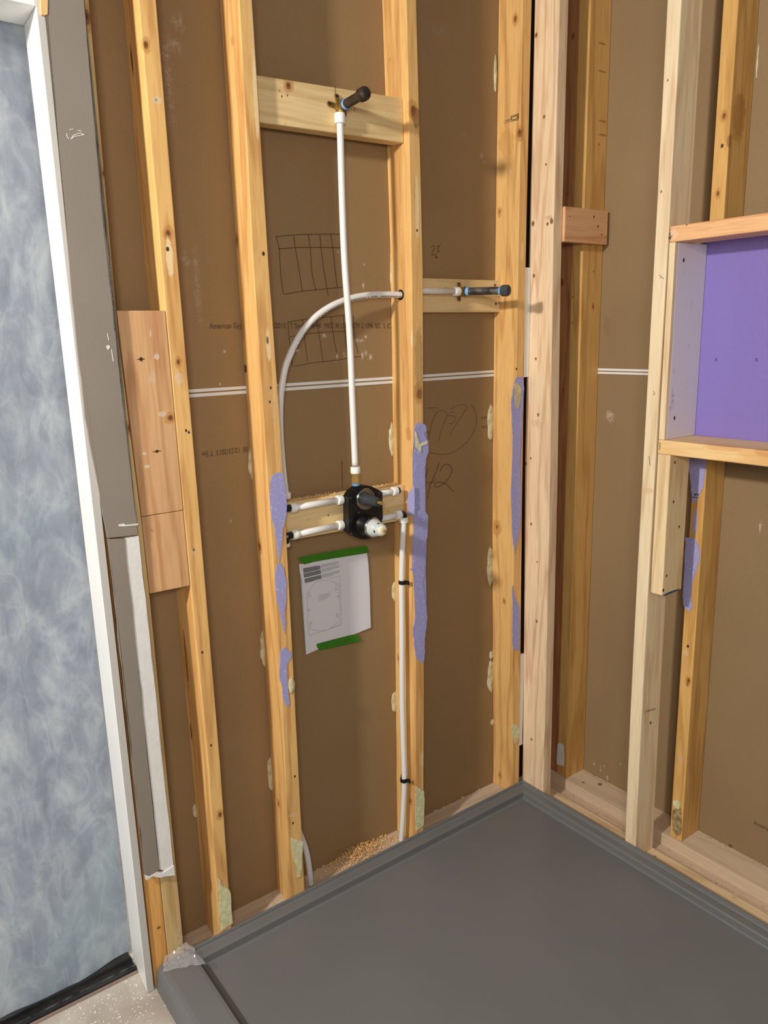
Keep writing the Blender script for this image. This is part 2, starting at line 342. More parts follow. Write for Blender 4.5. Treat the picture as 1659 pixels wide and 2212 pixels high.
# ---------------------------------------------------------------- lettering and drawn lines
def text(s, p0, p1, up, nrm, height, mat, parent, name='printed_lettering', rot180=False):
    """lettering whose baseline runs p0 -> p1, fitted to that width; height = letter height"""
    c = bpy.data.curves.new('t', 'FONT'); c.body = s; c.size = 1.0; c.extrude = 0.0
    t = bpy.data.objects.new('t', c); COL.objects.link(t); bpy.context.view_layer.update()
    dg = bpy.context.evaluated_depsgraph_get(); me = bpy.data.meshes.new_from_object(t.evaluated_get(dg))
    bpy.data.objects.remove(t); bpy.data.curves.remove(c)
    xs = [v.co.x for v in me.vertices]; x0, x1 = min(xs), max(xs)
    p0, p1, up, nrm = Vector(p0), Vector(p1), Vector(up).normalized(), Vector(nrm)
    d = p1 - p0; w = d.length; d.normalize()
    kx = w/(x1-x0); ky = height/0.73
    for v in me.vertices: v.co = p0 + d*((v.co.x-x0)*kx) + up*(v.co.y*ky) + nrm*0.0008
    me.materials.clear(); me.materials.append(mat)
    o = link(name, me, parent); place(o, p0); return o
def strokes(name, lines, mat, parent, r=0.0009, nrm=(0,-1,0), seg=5, smooth=True):
    bm = bmesh.new()
    for ln in lines:
        pts = [Vector(p) for p in ln]; pts = cr(pts, 6) if smooth and len(pts) > 2 else pts
        bm_tube(bm, pts, r, seg)
    return finish(name, bm, mat, lines[0][0], parent)

# ================================================================= SETTING
ZT = 2.62
YB = 0.089      # back of left wall bays (rear face of the far drywall)
XO = 0.148      # front of the old right wall studs
XB = 0.239      # rear drywall of the right wall
FL_Z = -0.06
# floor
def floor_mat():
    mt, N, L, B = new_mat('dusty_floor'); B.inputs['Roughness'].default_value = 0.7
    tc = N.new('ShaderNodeTexCoord'); n = N.new('ShaderNodeTexNoise'); n.inputs['Scale'].default_value = 6; n.inputs['Detail'].default_value = 6; L.new(tc.outputs['Object'], n.inputs['Vector'])
    r = N.new('ShaderNodeValToRGB'); r.color_ramp.elements[0].position = 0.35; r.color_ramp.elements[0].color = S(168, 154, 140); r.color_ramp.elements[1].position = 0.65; r.color_ramp.elements[1].color = S(206, 198, 186)
    L.new(n.outputs['Fac'], r.inputs['Fac']); cur = r.outputs['Color']
    n2 = N.new('ShaderNodeTexNoise'); n2.inputs['Scale'].default_value = 150; n2.inputs['Detail'].default_value = 2; L.new(tc.outputs['Object'], n2.inputs['Vector'])
    mr = N.new('ShaderNodeMapRange'); mr.inputs['From Min'].default_value = 0.66; mr.inputs['From Max'].default_value = 0.7; L.new(n2.outputs['Fac'], mr.inputs['Value'])
    mx = N.new('ShaderNodeMix'); mx.data_type = 'RGBA'; L.new(mr.outputs[0], mx.inputs[0]); L.new(cur, mx.inputs[6]); mx.inputs[7].default_value = S(240, 236, 226)
    L.new(mx.outputs[2], B.inputs['Base Color']); return mt
fl = box('floor', (-4.2, -3.6, FL_Z-0.05), (0.4, 0.6, FL_Z), floor_mat(), bevel=0); tag(fl, None, kind='structure')

DW = S(154, 124, 86)
spL = []
for u, v, a, b in ((640,757,0.012,0.006),(700,725,0.010,0.006),(775,735,0.016,0.006),(757,766,0.004,0.012),(742,768,0.005,0.010),(728,770,0.004,0.010),(800,770,0.006,0.011),(790,762,0.006,0.012),(783,768,0.005,0.012),(728,782,0.012,0.003),(785,617,0.004,0.009),(790,728,0.006,0.005),(787,572,0.003,0.006),(730,545,0.003,0.006),(838,1272,0.005,0.0022),(828,1272,0.003,0.002)):
    spL += spot(u, v, 1, YB, a, b, S(226, 214, 198), 0.85, 1.3)
for u, v, a, b, st in ((375,100,0.022,0.02,0.35),(385,50,0.016,0.02,0.3),(357,130,0.01,0.05,0.25),(365,200,0.012,0.09,0.2),(425,610,0.01,0.11,0.22),(400,560,0.012,0.02,0.3),(485,760,0.005,0.006,0.6),(475,830,0.003,0.006,0.8),(500,1125,0.006,0.004,0.6),(950,70,0.04,0.03,0.08),(1000,290,0.016,0.01,0.12),(1040,335,0.01,0.01,0.4),(1046,350,0.005,0.004,0.6)):
    spL += spot(u, v, 1, YB, a, b, S(222, 210, 196), st, 1.6)
wl = box('wall_left', (-1.24, YB, -0.075), (0.10, YB+0.013, ZT), drywall_mat('brown_board_left', DW, (0,0,0), spL), bevel=0, loc=(0,0,0)); tag(wl, None, kind='structure')
spL += spot(533,1858,1,YB,0.0022,0.022,S(228,216,200),0.95,0.3) + spot(560,1600,1,YB,0.05,0.06,S(200,180,160),0.12,1.6) + spot(740,1560,1,YB,0.06,0.05,S(220,206,190),0.22,1.6) + spot(960,1640,1,YB,0.02,0.03,S(220,206,190),0.35,1.6) + spot(700,365,1,YB,0.10,0.012,S(170,150,140),0.18,1.4)
spR = []
for u, v, a, b in ((1283,1650,0.006,0.01),(1297,1662,0.004,0.012),(1312,1680,0.005,0.012),(1305,1655,0.006,0.006),(1340,1650,0.004,0.006),(1642,1140,0.004,0.02),(1318,900,0.02,0.02)):
    spR += spot(u, v, 0, XB, a, b, S(226, 214, 198), 0.7, 1.5)
spR += spot(1578, 1828, 0, XB, 0.006, 0.007, S(92, 58, 30), 0.8, 0.7) + spot(1312, 705, 0, XB, 0.014, 0.03, S(130, 104, 72), 0.4, 1.0)
wr = box('wall_right', (XB, -1.9, -0.075), (XB+0.013, 0.10, ZT), drywall_mat('brown_board_right', S(146, 121, 87), (0,0,0), spR), bevel=0, loc=(0,0,0)); tag(wr, None, kind='structure')
# the joint between upper and lower boards, showing two white edges
M_seam = plain('white_board_edge', S(232, 230, 224), 0.6)
for nm, par, rects in (('board_joint', wl, [((-1.19, YB-0.002, 1.3475), (0.0, YB, 1.3545)), ((-1.19, YB-0.002, 1.3365), (0.0, YB, 1.3440))]),
                   ('board_joint', wr, [((XB-0.002, -0.42, 1.343), (XB, -0.06, 1.3495)), ((XB-0.002, -0.42, 1.3335), (XB, -0.06, 1.3395))])):
    bm = bmesh.new()
    for a, b in rects: bbox(bm, a, b)
    tag(finish(nm, bm, M_seam, rects[0][0], par), 'two thin white board edges')

# printed lettering on the back of the boards
def ptext(s, u0, u1, v, ax, val, h, par, mat=M_print, dv=0, flip=False, name='printed_lettering'):
    a, b = on(u0, v, ax, val), on(u1, v + dv, ax, val); b.z = a.z
    n = (0, -1, 0) if ax == 1 else (-1, 0, 0)
    if flip: return text(s, b, a, (0, 0, -1), n, h, mat, par, name)
    return text(s, a, b, (0, 0, 1), n, h, mat, par, name)
tag(ptext('American Gyps', 453, 528, 710, 1, YB, 0.0135, wl), 'faded printed word American Gyps')
for s, a, b in (('/2013', 590, 617), ('T', 627, 633), ('Smith', 637, 668), ('444', 672, 693), ('MADE', 701, 720), ('IN', 725, 732), ('USA', 737, 753), ('ASTM', 758, 776), ('C', 781, 785), ('1396', 790, 806), ('SEC', 810, 822), ('5', 828, 831), ('(C', 836, 843)):
    ptext(s, a, b, 709, 1, YB, 0.0135, wl)
tag(ptext('150  12/23/2013  T Sm', 436, 540, 976, 1, YB, 0.0135, wl, flip=True), 'upside-down printed date')
ptext('150', 1040, 1055, 905, 1, YB, 0.007, wl); ptext('SC', 1040, 1052, 925, 1, YB, 0.007, wl)
ptext('American', 1628, 1672, 1780, 0, XB, 0.014, wr)
def PX(lst, ax, val): return [on(u, v, ax, val) for u, v in lst]
z6 = lambda l: [(580 + x/5.53, 480 + y/5.53) for x, y in l]
Yp = YB - 0.0004
grid = [z6(l) for l in ([(90,170),(350,150),(620,142),(862,143)],[(118,318),(450,300),(870,306)],[(190,862),(400,825),(600,805),(900,775)],[(90,170),(130,330),(145,600),(178,860)],
    [(302,160),(325,330),(370,600),(405,822)],[(476,148),(500,320),(520,600),(568,820)],[(614,142),(630,320),(670,620),(714,875)],[(743,145),(768,300),(800,600),(822,770)])]
tag(strokes('marker_drawing', [PX(l, 1, Yp) for l in grid], M_pencil, wl, 0.0007), 'hand-drawn grid above the curved pipe')
grid2 = [z6(l) for l in ([(232,1190),(480,1155),(750,1130),(930,1110)],[(250,1372),(420,1340),(700,1312),(940,1302)],[(310,1725),(520,1680),(800,1650),(1100,1600)],[(232,1190),(248,1400),(290,1720)],
    [(407,1165),(430,1380),(468,1660)],[(580,1150),(605,1340),(652,1665)],[(748,1130),(780,1380),(815,1560)],[(893,1118),(915,1340),(940,1560)],[(1010,1112),(1030,1380),(1070,1560)])]
tag(strokes('marker_drawing', [PX(l, 1, Yp) for l in grid2], M_pencil, wl, 0.0006), 'hand-drawn grid below the curved pipe')
z7 = lambda l: [(900 + x/9.217, 840 + y/9.217) for x, y in l]
hand = [z7(l) for l in ([(210,385),(300,378),(420,378)],[(245,1010),(270,850),(320,640),(400,480),(500,432),(590,470),(600,540),(560,660),(480,860),(437,1035)],[(170,910),(265,850)],
    [(680,412),(800,335),(940,310),(1000,350),(940,470),(780,720),(700,840),(675,910)],[(660,478),(710,460),(735,495)],[(605,535),(720,540),(775,590),(730,670),(640,697)],
    [(1080,320),(1160,430),(1195,600),(1150,820),(1000,1060),(800,1220),(620,1295),(430,1300),(240,1260)])]
tag(strokes('pencil_note', [PX(l, 1, Yp) for l in hand], M_pencil, wl, 0.00045), 'circled pencil figure')
hand2 = [z7(l) for l in ([(450,1470),(380,1660),(290,1870),(240,2050),(220,2190)],[(235,1580),(170,1800),(200,1865),(290,1868),(380,1810)],[(470,1640),(520,1540),(610,1500),(690,1560),(700,1660),(600,1830),(450,1940),(370,1950),(360,1890),(440,1858),(540,1875),(640,1940),(735,2050)])]
tag(strokes('pencil_note', [PX(l, 1, Yp) for l in hand2], M_pencil, wl, 0.0007), 'handwritten number 42')
z5 = lambda l: [(540 + x/2.676, 500 + y/2.676) for x, y in l]
hand3 = [z5(l) for l in ([(1048,92),(1062,82),(1068,95),(1050,132),(1070,134)],[(1078,88),(1096,84),(1086,102),(1096,112),(1078,122)],[(1100,70),(1101,78)],[(1074,128),(1078,152)],[(1070,145),(1078,154),(1086,143)])]
tag(strokes('pencil_note', [PX(l, 1, Yp) for l in hand3], M_pencil, wl, 0.0006), 'handwritten number 23 with a small arrow')
strokes('pencil_note', [PX(z5([(531,1325),(533,1400),(534,1480)]), 1, Yp)], M_pencil, wl, 0.0007)

# ---------------------------------------------------------------- studs of the left wall
def prof(px, ax, val):
    """edge seen in the photo -> horizontal position as a function of height"""
    q = sorted([(on(u, v, ax, val).z, on(u, v, ax, val)[1-ax]) for u, v in px])
    def f(z):
        if z <= q[0][0]: return q[0][1] 
        if z >= q[-1][0]:
            (z0, a0), (z1, a1) = q[-2], q[-1]; return a1 + (a1-a0)/(z1-z0)*(z-z1)
        for (z0, a0), (z1, a1) in zip(q, q[1:]):
            if z <= z1: return a0 + (a1-a0)*(z-z0)/(z1-z0)
    return f
def stud(name, fl, fr, lb, z0, mat_args, label, spots=(), group='studs of the left wall'):
    F, G, H = prof(fl, 1, 0), prof(fr, 1, 0), prof(lb, 1, YB)
    n = 16; bm = bmesh.new(); rings = []
    for i in range(n+1):
        z = z0 + (ZT - z0)*i/n; a, b = F(z), G(z); c = H(z)
        c = max(min(c, a+0.006), a-0.006)
        rings.append([bm.verts.new(p) for p in ((a, 0, z), (b, 0, z), (c + (b-a), YB-0.0005, z), (c, YB-0.0005, z))])
    for r, s in zip(rings, rings[1:]):
        for k in range(4): bm.faces.new((r[k], r[(k+1)%4], s[(k+1)%4], s[k]))
    bm.faces.new(rings[0]); bm.faces.new(rings[-1])
    loc = ((F(z0)+G(z0))/2, YB/2, z0)
    o = finish(name, bm, wood(*mat_args, loc=loc, spots=list(spots)), loc, None, 0.002)
    tag(o, label, 'stud', group); o['xl'] = F(1.0); return o, F, G, H
def hang_rag(par, px, ax, val, nrm, sd, lab=None, mat=None, th=0.0012, name='torn_paper'):
    o = slab(name, rag(PX(px, ax, val), sd=sd), nrm, th, mat or M_rag, par)
    if lab: tag(o, lab)
    return o
def blob(par, u, v, du, dv, ax, val, mat=None, name='glue_bead', lab='cream blob of dried glue'):
    """a flattened bead squeezed out beside the stud, du x dv pixels"""
    c = on(u, v, ax, val); a = abs(on(u+du, v, ax, val)[1-ax] - c[1-ax]); h = abs(on(u, v+dv, ax, val).z - c.z)
    bm = bmesh.new(); bmesh.ops.create_icosphere(bm, subdivisions=3, radius=1)
    nd = 0.004
    for w in bm.verts:
        k = 1 + 0.28*noise.noise(w.co*2.3 + Vector((u, v, 0)))
        p = w.co*k; q = Vector(c); q[1-ax] += p.x*a; q.z += p.z*h; q[ax] += p.y*nd; w.co = q
    o = finish(name, bm, mat or M_glue, c, par, smooth=True); tag(o, lab); return o

spA = knot(315,97,1,0,0.006) + knot(363,505,1,0,0.007) + knot(385,782,1,0,0.005) + hole(337,216,1,0) + spot(366,555,1,0,0.008,0.045,TORN,0.95,0.8) + hole(362,538,1,0,0.004) + hole(402,930,1,0) + hole(408,934,1,0) + hole(419,1188,1,0) + hole(437,1409,1,0) + hole(456,1610,1,0) \
    + spot(340,216,1,0,0.009,0.008,SMUDGE,0.5,0.9) + spot(386,817,1,0,0.01,0.014,SMUDGE,0.45,1.0) + spot(418,1190,1,0,0.01,0.02,SMUDGE,0.3,1.2) + knot(475,1760,1,0,0.006)
XA = -1.099
spA += spot(292,130,0,XA,0.009,0.05,S(60,34,18),0.9,0.6) + spot(404,1420,0,XA,0.007,0.09,S(110,66,30),0.8,0.7) + spot(414,1580,0,XA,0.004,0.03,S(50,30,16),0.9,0.5) + knot(283,112,0,XA,0.005)
A, FA, GA, HA = stud('wall_stud', [(299,0),(348,560),(402,1160),(449,1650),(474,2018)], [(337.5,0),(384,560),(435.5,1160),(476,1650),(500,1994)], [(265,0),(312,560),(418,1700)], -0.033,
    (GOLD1, TAN2), 'golden wall stud beside the flat pinkish board, pale scrap at its foot', spA)
spB = knot(501,71,0,-0.885,0.003) + knot(508,90,0,-0.885,0.006) + knot(516,520,0,-0.885,0.008) + spot(552,210,1,0,0.006,0.09,TORN,0.9,0.7) + hole(569,548,1,0,0.004) + spot(580,745,1,0,0.006,0.04,TORN,0.9,0.7) + spot(578,735,1,0,0.0035,0.01,KD,0.8,0.5) \
    + hole(585,838,1,0) + hole(583,868,1,0) + spot(588,870,1,0,0.008,0.06,SMUDGE,0.45,1.2) + knot(570,1030,1,0,0.004) + hole(568,1102,1,0,0.003) + hole(571,1137,1,0,0.003) + spot(545,90,1,0,0.01,0.09,SMUDGE,0.3,1.3) + spot(543,30,1,0,0.01,0.04,SMUDGE,0.3,1.3) \
    + knot(556,795,0,-0.885,0.004) + spot(533,797,0,-0.885,0.009,0.011,KD,0.9,0.6) + knot(562,1180,0,-0.885,0.008) + knot(604,1735,0,-0.885,0.006) + hole(633,1778,1,0,0.003) + hole(637,1677,1,0,0.003) + spot(632,1760,1,0,0.014,0.004,SMUDGE,0.4,0.8) + spot(611,1722,0,-0.885,0.004,0.02,TORN,0.7,0.8)
Bst, FB, GB, HB = stud('wall_stud', [(516,0),(546,560),(607,1480),(627,1927)], [(545,0),(580,560),(610,980),(636,1480),(658,1915)], [(474,0),(511,560),(575,1480)], -0.033,
    (GOLD1, TAN2), 'golden wall stud just left of the curved pipe, with a ribbon of torn purple paper', spB)
XC = -0.459
spC = knot(836,132,0,XC,0.006) + spot(860,380,0,XC,0.006,0.04,HALO,0.4,0.9) + knot(857,530,0,XC,0.009) + spot(856,510,0,XC,0.014,0.05,HALO,0.6,0.8) + knot(860,733,0,XC,0.006) + knot(857,591,0,XC,0.004) + hole(857,619,0,XC,0.003) + hole(857,656,0,XC,0.003) \
    + knot(864,875,0,XC,0.006) + knot(876,938,0,XC,0.010) + knot(883,978,0,XC,0.007) + hole(872,973,0,XC,0.003) + spot(875,240,0,XC,0.004,0.035,KD,0.9,0.4) + knot(893,238,1,0,0.010) + spot(900,255,1,0,0.016,0.025,S(130,84,44),0.7,0.9) \
    + spot(901,450,1,0,0.007,0.08,TORN,0.9,0.7) + hole(901,498,1,0,0.003) + spot(887,730,1,0,0.008,0.035,TORN,0.9,0.7) + knot(906,850,1,0,0.012) + spot(905,780,1,0,0.014,0.1,S(160,128,84),0.5,1.0) + knot(848,1608,0,XC,0.007) + knot(888,1730,0,XC,0.006) + hole(881,1352,0,XC,0.003) + spot(912,1640,1,0,0.008,0.03,TORN,0.5,0.9) + knot(862,1424,0,XC,0.008)  # dark marks level with the shower arm stub include its painted cast shadow
C_, FC, GC, HC = stud('wall_stud', [(877.5,0),(889,560),(893,1100),(898,1450),(898,1780)], [(899.5,0),(913.7,560),(915.5,1160),(916.5,1450),(915,1790)], [(824.5,0),(843,560),(851,1160),(857,1780)], -0.033,
    (GOLD1, TAN2), 'golden wall stud just right of the black valve, drilled for the curved pipe', spC)
XD = -0.055
spD = knot(1112,40,0,XD,0.007) + knot(1122,287,0,XD,0.009) + knot(1081,458,0,XD,0.006) + hole(1086,711,0,XD,0.003) + knot(1077,1138,0,XD,0.012) + knot(1091,1298,0,XD,0.006) + knot(1078,1675,0,XD,0.006) + hole(1116,797,1,0,0.003) \
    + spot(1105,370,0,XD,0.012,0.02,SMUDGE,0.35,1.2) + spot(1128,545,1,0,0.006,0.03,TORN,0.8,1.0) + spot(1095,310,0,XD,0.03,0.04,HALO,0.35,1.0)
D_, FD, GD, HD = stud('wall_stud', [(1129.5,0),(1119,560),(1112,1000),(1106,1500),(1108,1680)], [(1149,0),(1136,560),(1128,1100),(1123,1580)], [(1077,0),(1069,560),(1062,1000),(1065,1600)], -0.033,
    (GOLD1, TAN2), 'golden wall stud nearest the corner, stamped high on its wide left face', spD)
# torn purple paper left on the studs
zb = lambda l: [(560 + x/3.95, 1000 + y/3.95) for x, y in l]
hang_rag(Bst, zb([(95,150),(105,118),(140,88),(165,80),(200,88),(215,180),(232,290),(230,440),(205,540),(195,660),(180,760),(168,850),(155,740),(140,600),(105,480),(90,300)]), 1, -0.0003, (0,-1,0), 3, 'rough purple paper scrap')
hang_rag(Bst, zb([(150,860),(180,852),(210,910),(228,990),(228,1080),(215,1140),(230,1160),(225,1190),(210,1220),(220,1330),(215,1460),(200,1400),(180,1300),(150,1180),(150,1100),(138,1080),(145,1010),(135,950)]), 1, -0.0003, (0,-1,0), 4, 'rough purple paper scrap')
hang_rag(Bst, zb([(215,1570),(250,1600),(275,1620),(270,1660),(235,1720),(225,1790),(240,1840),(240,1940),(258,2060),(235,2080),(215,2040),(195,1950),(192,1860),(172,1840),(205,1810),(178,1750),(175,1660),(185,1600)]), 1, -0.0003, (0,-1,0), 5, 'rough purple paper scrap')
zc = lambda l: [(840 + x/7.375, 860 + y/7.375) for x, y in l]
zc2 = lambda l: [(840 + x/5.825, 1100 + y/5.825) for x, y in l]
hang_rag(C_, zc([(410,450),(440,410),(500,390),(570,420),(598,480),(590,540),(560,550),(570,670),(600,645),(628,690),(628,850),(590,960),(575,1100),(550,1280),(540,1470),(520,1580),(545,1680),(572,1800)])
    + zc2([(490,80),(490,180),(470,330),(482,350),(460,400),(455,640),(445,820),(420,1030),(450,1110),(482,1350),(470,1480),(450,1600),(445,1870),(430,1940),(345,1880),(315,1730),(320,1590),(300,1580),(305,1480),(325,1400),(325,1130),(370,1060),(335,940),(330,780),(258,755),(300,738),(310,600),(300,380),(318,180),(310,80)])
    + zc([(402,1700),(400,1400),(425,1040),(385,970),(375,900),(400,810),(395,690),(410,560)]), 1, -0.0003, (0,-1,0), 6, 'rough purple paper scrap')
hang_rag(C_, zc([(412,1400),(315,1510),(290,1640),(310,1740),(305,1850),(355,1870),(412,1850)]), 0, FC(1.0)-0.0003, (-1,0,0), 8, 'rough purple paper scrap wrapped round the edge')
hang_rag(C_, zc([(415,530),(435,560),(470,680),(510,820),(500,870),(430,780)]), 1, -0.0017, (0,-1,0), 9, 'pale splinter of board', M_ygyp, 0.002, 'board_splinter')
hang_rag(C_, zc([(500,725),(600,685),(608,710),(590,740),(505,770)]), 1, -0.0017, (0,-1,0), 10, 'pale splinter of board', M_ygyp, 0.002, 'board_splinter')
zd = lambda l: [(1080 + x/6.15, 780 + y/6.15) for x, y in l]
zd3 = lambda l: [(1040 + x/2.68, 980 + y/2.68) for x, y in l]
hang_rag(D_, zd([(215,215),(300,212),(318,380),(300,620),(280,960),(262,1200),(245,1400),(222,1620)]) + zd3([(230,190),(228,300),(222,440),(190,585),(175,430),(172,300),(170,200)]) + zd([(200,1620),(190,1500),(185,1260),(165,1220),(168,1000),(155,760),(145,540),(185,300)]), 1, -0.0003, (0,-1,0), 11, 'rough purple paper scrap')
hang_rag(D_, zd3([(178,760),(190,820),(222,900),(218,1130),(195,1140),(178,1110),(180,950)]), 1, -0.0003, (0,-1,0), 12, 'rough purple paper scrap')
hang_rag(D_, zd([(190,300),(235,280),(285,370),(275,520),(240,640),(210,610),(195,480)]), 1, -0.0017, (0,-1,0), 13, 'crumbly pale gypsum patch', M_glue, 0.001, 'gypsum_residue')
# pale green board scrap at the feet
zf = lambda l: [(560 + x/7.9, 1680 + y/7.9) for x, y in l]
hang_rag(Bst, zf([(540,1020),(640,1050),(745,1080),(735,1200),(720,1460),(705,1680),(650,1700),(640,1500),(570,1300)]), 1, -0.0003, (0,-1,0), 14, 'pale yellow-green board scrap', M_ygyp, 0.002, 'board_scrap')
hang_rag(A, [(471,1896),(480,1914),(495,1922),(499,1945),(498,1972),(502,1993),(478,2010),(474,1960)], 1, -0.0003, (0,-1,0), 15, 'pale yellow-green board scrap', M_ygyp, 0.002, 'board_scrap')
hang_rag(C_, [(898,1698),(915,1708),(916,1745),(914,1782),(899,1795),(897,1750)], 1, -0.0003, (0,-1,0), 16, 'pale yellow-green board scrap', M_ygyp, 0.002, 'board_scrap')
hang_rag(D_, [(1105,1567),(1114,1565),(1122,1574),(1120,1590),(1113,1607),(1108,1590)], 1, -0.0003, (0,-1,0), 17, 'pale yellow-green board scrap', M_ygyp, 0.002, 'board_scrap')
Yg = YB - 0.001
for st_, lst in ((A, ((319,565,6,30),(422,1752,6,15))), (Bst, ((546,1000,9,40),(571,1400,9,40),(587,1672,10,36))), (C_, ((848,948,8,36),(853,1278,6,22),(854,1516,8,24),(846,590,3,50))),
                 (D_, ((1061,914,8,38),(1060,1225,8,42),(1061,1415,4,9),(1061,1462,8,34),(1064,1560,4,6),(1070,160,3,40)))):
    for u, v, du, dv in lst: blob(st_, u, v, du, dv, 1, Yg)
blob(Bst, 630, 1481, 7, 17, 1, -0.001)
# lumber stamps on the corner stud
t1 = on(1113, 249, 0, XD-0.0005)
def stamp_box(par):
    c = [on(u, v, 0, XD-0.0006) for u, v in ((1103,252),(1120,246),(1119,258),(1104,262))]
    pts = []
    for i in range(4): pts.append([c[i], c[(i+1) % 4]])
    cc = sum(c, Vector())/4; ex = (c[1]-c[0])*0.42; ey = (c[3]-c[0])*0.3
    pts.append([cc + ex*math.cos(a) + ey*math.sin(a) for a in [k*math.pi/8 for k in range(17)]])
    return strokes('ink_stamp', pts, M_inkb, par, 0.0008, smooth=False)
tag(stamp_box(D_), 'small boxed oval ink stamp')
def vtext(s, pa, pb, up, ax, val, h, par, mat=M_inkb):
    a, b = on(*pa, ax, val), on(*pb, ax, val); n = (0,-1,0) if ax == 1 else (-1,0,0)
    d = (b-a).normalized(); upv = Vector(n).cross(d)
    return text(s, a, b, upv, n, h, mat, par, 'ink_stamp')
vtext('SELECT', (1102,257), (1088,261), None, 0, XD-0.0003, 0.008, D_)
vtext('92', (1087,262), (1081,264), None, 0, XD-0.0003, 0.016, D_)
vtext('2113', (1084,497), (1084,517), None, 0, XD-0.0003, 0.018, D_)
vtext('L3', (1093,500), (1093,516), None, 0, XD-0.0003, 0.018, D_)
strokes('ink_stamp', [[on(1099,506,0,XD-0.0006), on(1111,505,0,XD-0.0006)], [on(1105,498,0,XD-0.0006), on(1105,514,0,XD-0.0006)]], M_inkb, D_, 0.0009, smooth=False)

# trimmer and king stud beside the doorway
loc = (-1.2545, 0.044, -0.06)
o = box('door_trimmer', (-1.2735, 0.0, -0.06), (-1.2365, YB, 2.10), wood(S(226,170,96), S(190,126,60), loc=loc, spots=knot(343,2004,1,0,0.006,False,0.8)), loc=loc)
tag(o, 'orange door trimmer stud beside the white jamb, bare at its foot', 'stud', 'doorway framing')
loc = (-1.216, 0.044, -0.06)
spK = knot(187,37,1,0,0.010) + spot(388,2040,1,0,0.008,0.09,S(214,200,180),0.6,1.2) + spot(390,1960,1,0,0.004,0.09,S(226,214,196),0.6,1.0) + knot(281,925,1,0,0.007) + knot(225,375,1,0,0.005)
pK = prof([(192,0),(210,200),(258,750),(313,1180),(372,1790),(395,2025)], 1, 0)
bm = bmesh.new(); rings = []
for i in range(15):
    z = -0.06 + (ZT+0.06)*i/14; r_ = pK(z)
    rings.append([bm.verts.new(p) for p in ((-1.2355, 0.0, z), (r_, 0.0, z), (r_-0.001, YB-0.0005, z), (-1.2355, YB-0.0005, z))])
for r, s in zip(rings, rings[1:]):
    for k in range(4): bm.faces.new((r[k], r[(k+1)%4], s[(k+1)%4], s[k]))
bm.faces.new(rings[0]); bm.faces.new(rings[-1])
o = finish('door_king_stud', bm, wood(S(208,178,122), S(176,138,84), loc=loc, spots=spK), loc, None, 0.0015)
tag(o, 'tan door king stud seen as a narrow strip right of the grey painted drywall', 'stud', 'doorway framing')
# board screwed flat between the king stud and the first stud
q = [on(263,671,1,0.0), on(357,671,1,0.0), on(408,1266,1,0.0), on(324,1281,1,0.0)]
loc = (-1.15, 0.018, 0.92)
yc = 0.0
cut = on(352,1112,1,0)
spS = spot(305,776,1,yc,0.010,0.0016,KD,0.9,0.6) + spot(305,776,1,yc,0.004,0.005,NAIL,0.9,0.4) + spot(339,975,1,yc,0.012,0.0018,KD,0.8,0.6) + spot(339,975,1,yc,0.004,0.004,NAIL,0.9,0.4) + knot(368,903,1,yc,0.008,True,1.0) + spot(338,770,1,yc,0.006,0.006,SMUDGE,0.7,1.0) \
    + spot(328,815,1,yc,0.01,0.02,SMUDGE,0.5,1.2) + spot(350,895,1,yc,0.01,0.006,SMUDGE,0.6,1.0) + spot(318,1008,1,yc,0.007,0.004,SMUDGE,0.7,0.8) + spot(312,980,1,yc,0.005,0.004,SMUDGE,0.7,0.8) + spot(325,720,1,yc,0.002,0.008,SMUDGE,0.7,0.8)
xr0, xr1 = FA(1.52)-0.0008, FA(0.93)-0.0008
zc_ = 1.098
wS = wood(S(214,168,120), S(180,126,82), loc=loc, spots=spS)
zt_, zb_ = q[0].z, (q[2].z+q[3].z)/2
par = empty('blocking_board', (-1.15, 0.02, zb_), 'pinkish flat board filling the bay between the doorway and the first stud', 'board')
xk0, xk1, xkm = pK(1.52)+0.0015, pK(0.93)+0.0015, pK(1.1)+0.0015
xrm = FA(1.1)-0.0008
hexa('upper_board', [(xkm,0.0,zc_),(xrm,0.0,zc_),(xrm,0.036,zc_),(xkm,0.036,zc_),(xk0,0.0,zt_),(xr0,0.0,zt_),(xr0,0.036,zt_),(xk0,0.036,zt_)], wS, loc, par)
hexa('lower_board', [(xk1,0.0006,q[3].z-0.002),(xr1,0.0006,q[2].z),(xr1,0.036,q[2].z),(xk1,0.036,q[3].z-0.002),(xkm,0.0006,zc_-0.0012),(xrm,0.0006,zc_-0.0012),(xrm,0.036,zc_-0.0012),(xkm,0.036,zc_-0.0012)], wS, loc, par)

# bottom plate of the left wall
loc = (-0.6, 0.044, -0.075)
M_dustwood = wood(S(208,186,160), S(168,144,118), axis=0, loc=loc, spots=[], contrast=0.6, rough=0.8)
o = box('bottom_plate', (-1.19, 0.0005, -0.075), (0.0, YB-0.0005, -0.0335), M_dustwood, loc=loc)
tag(o, 'dusty bottom plate the left-wall studs stand on', 'plate')

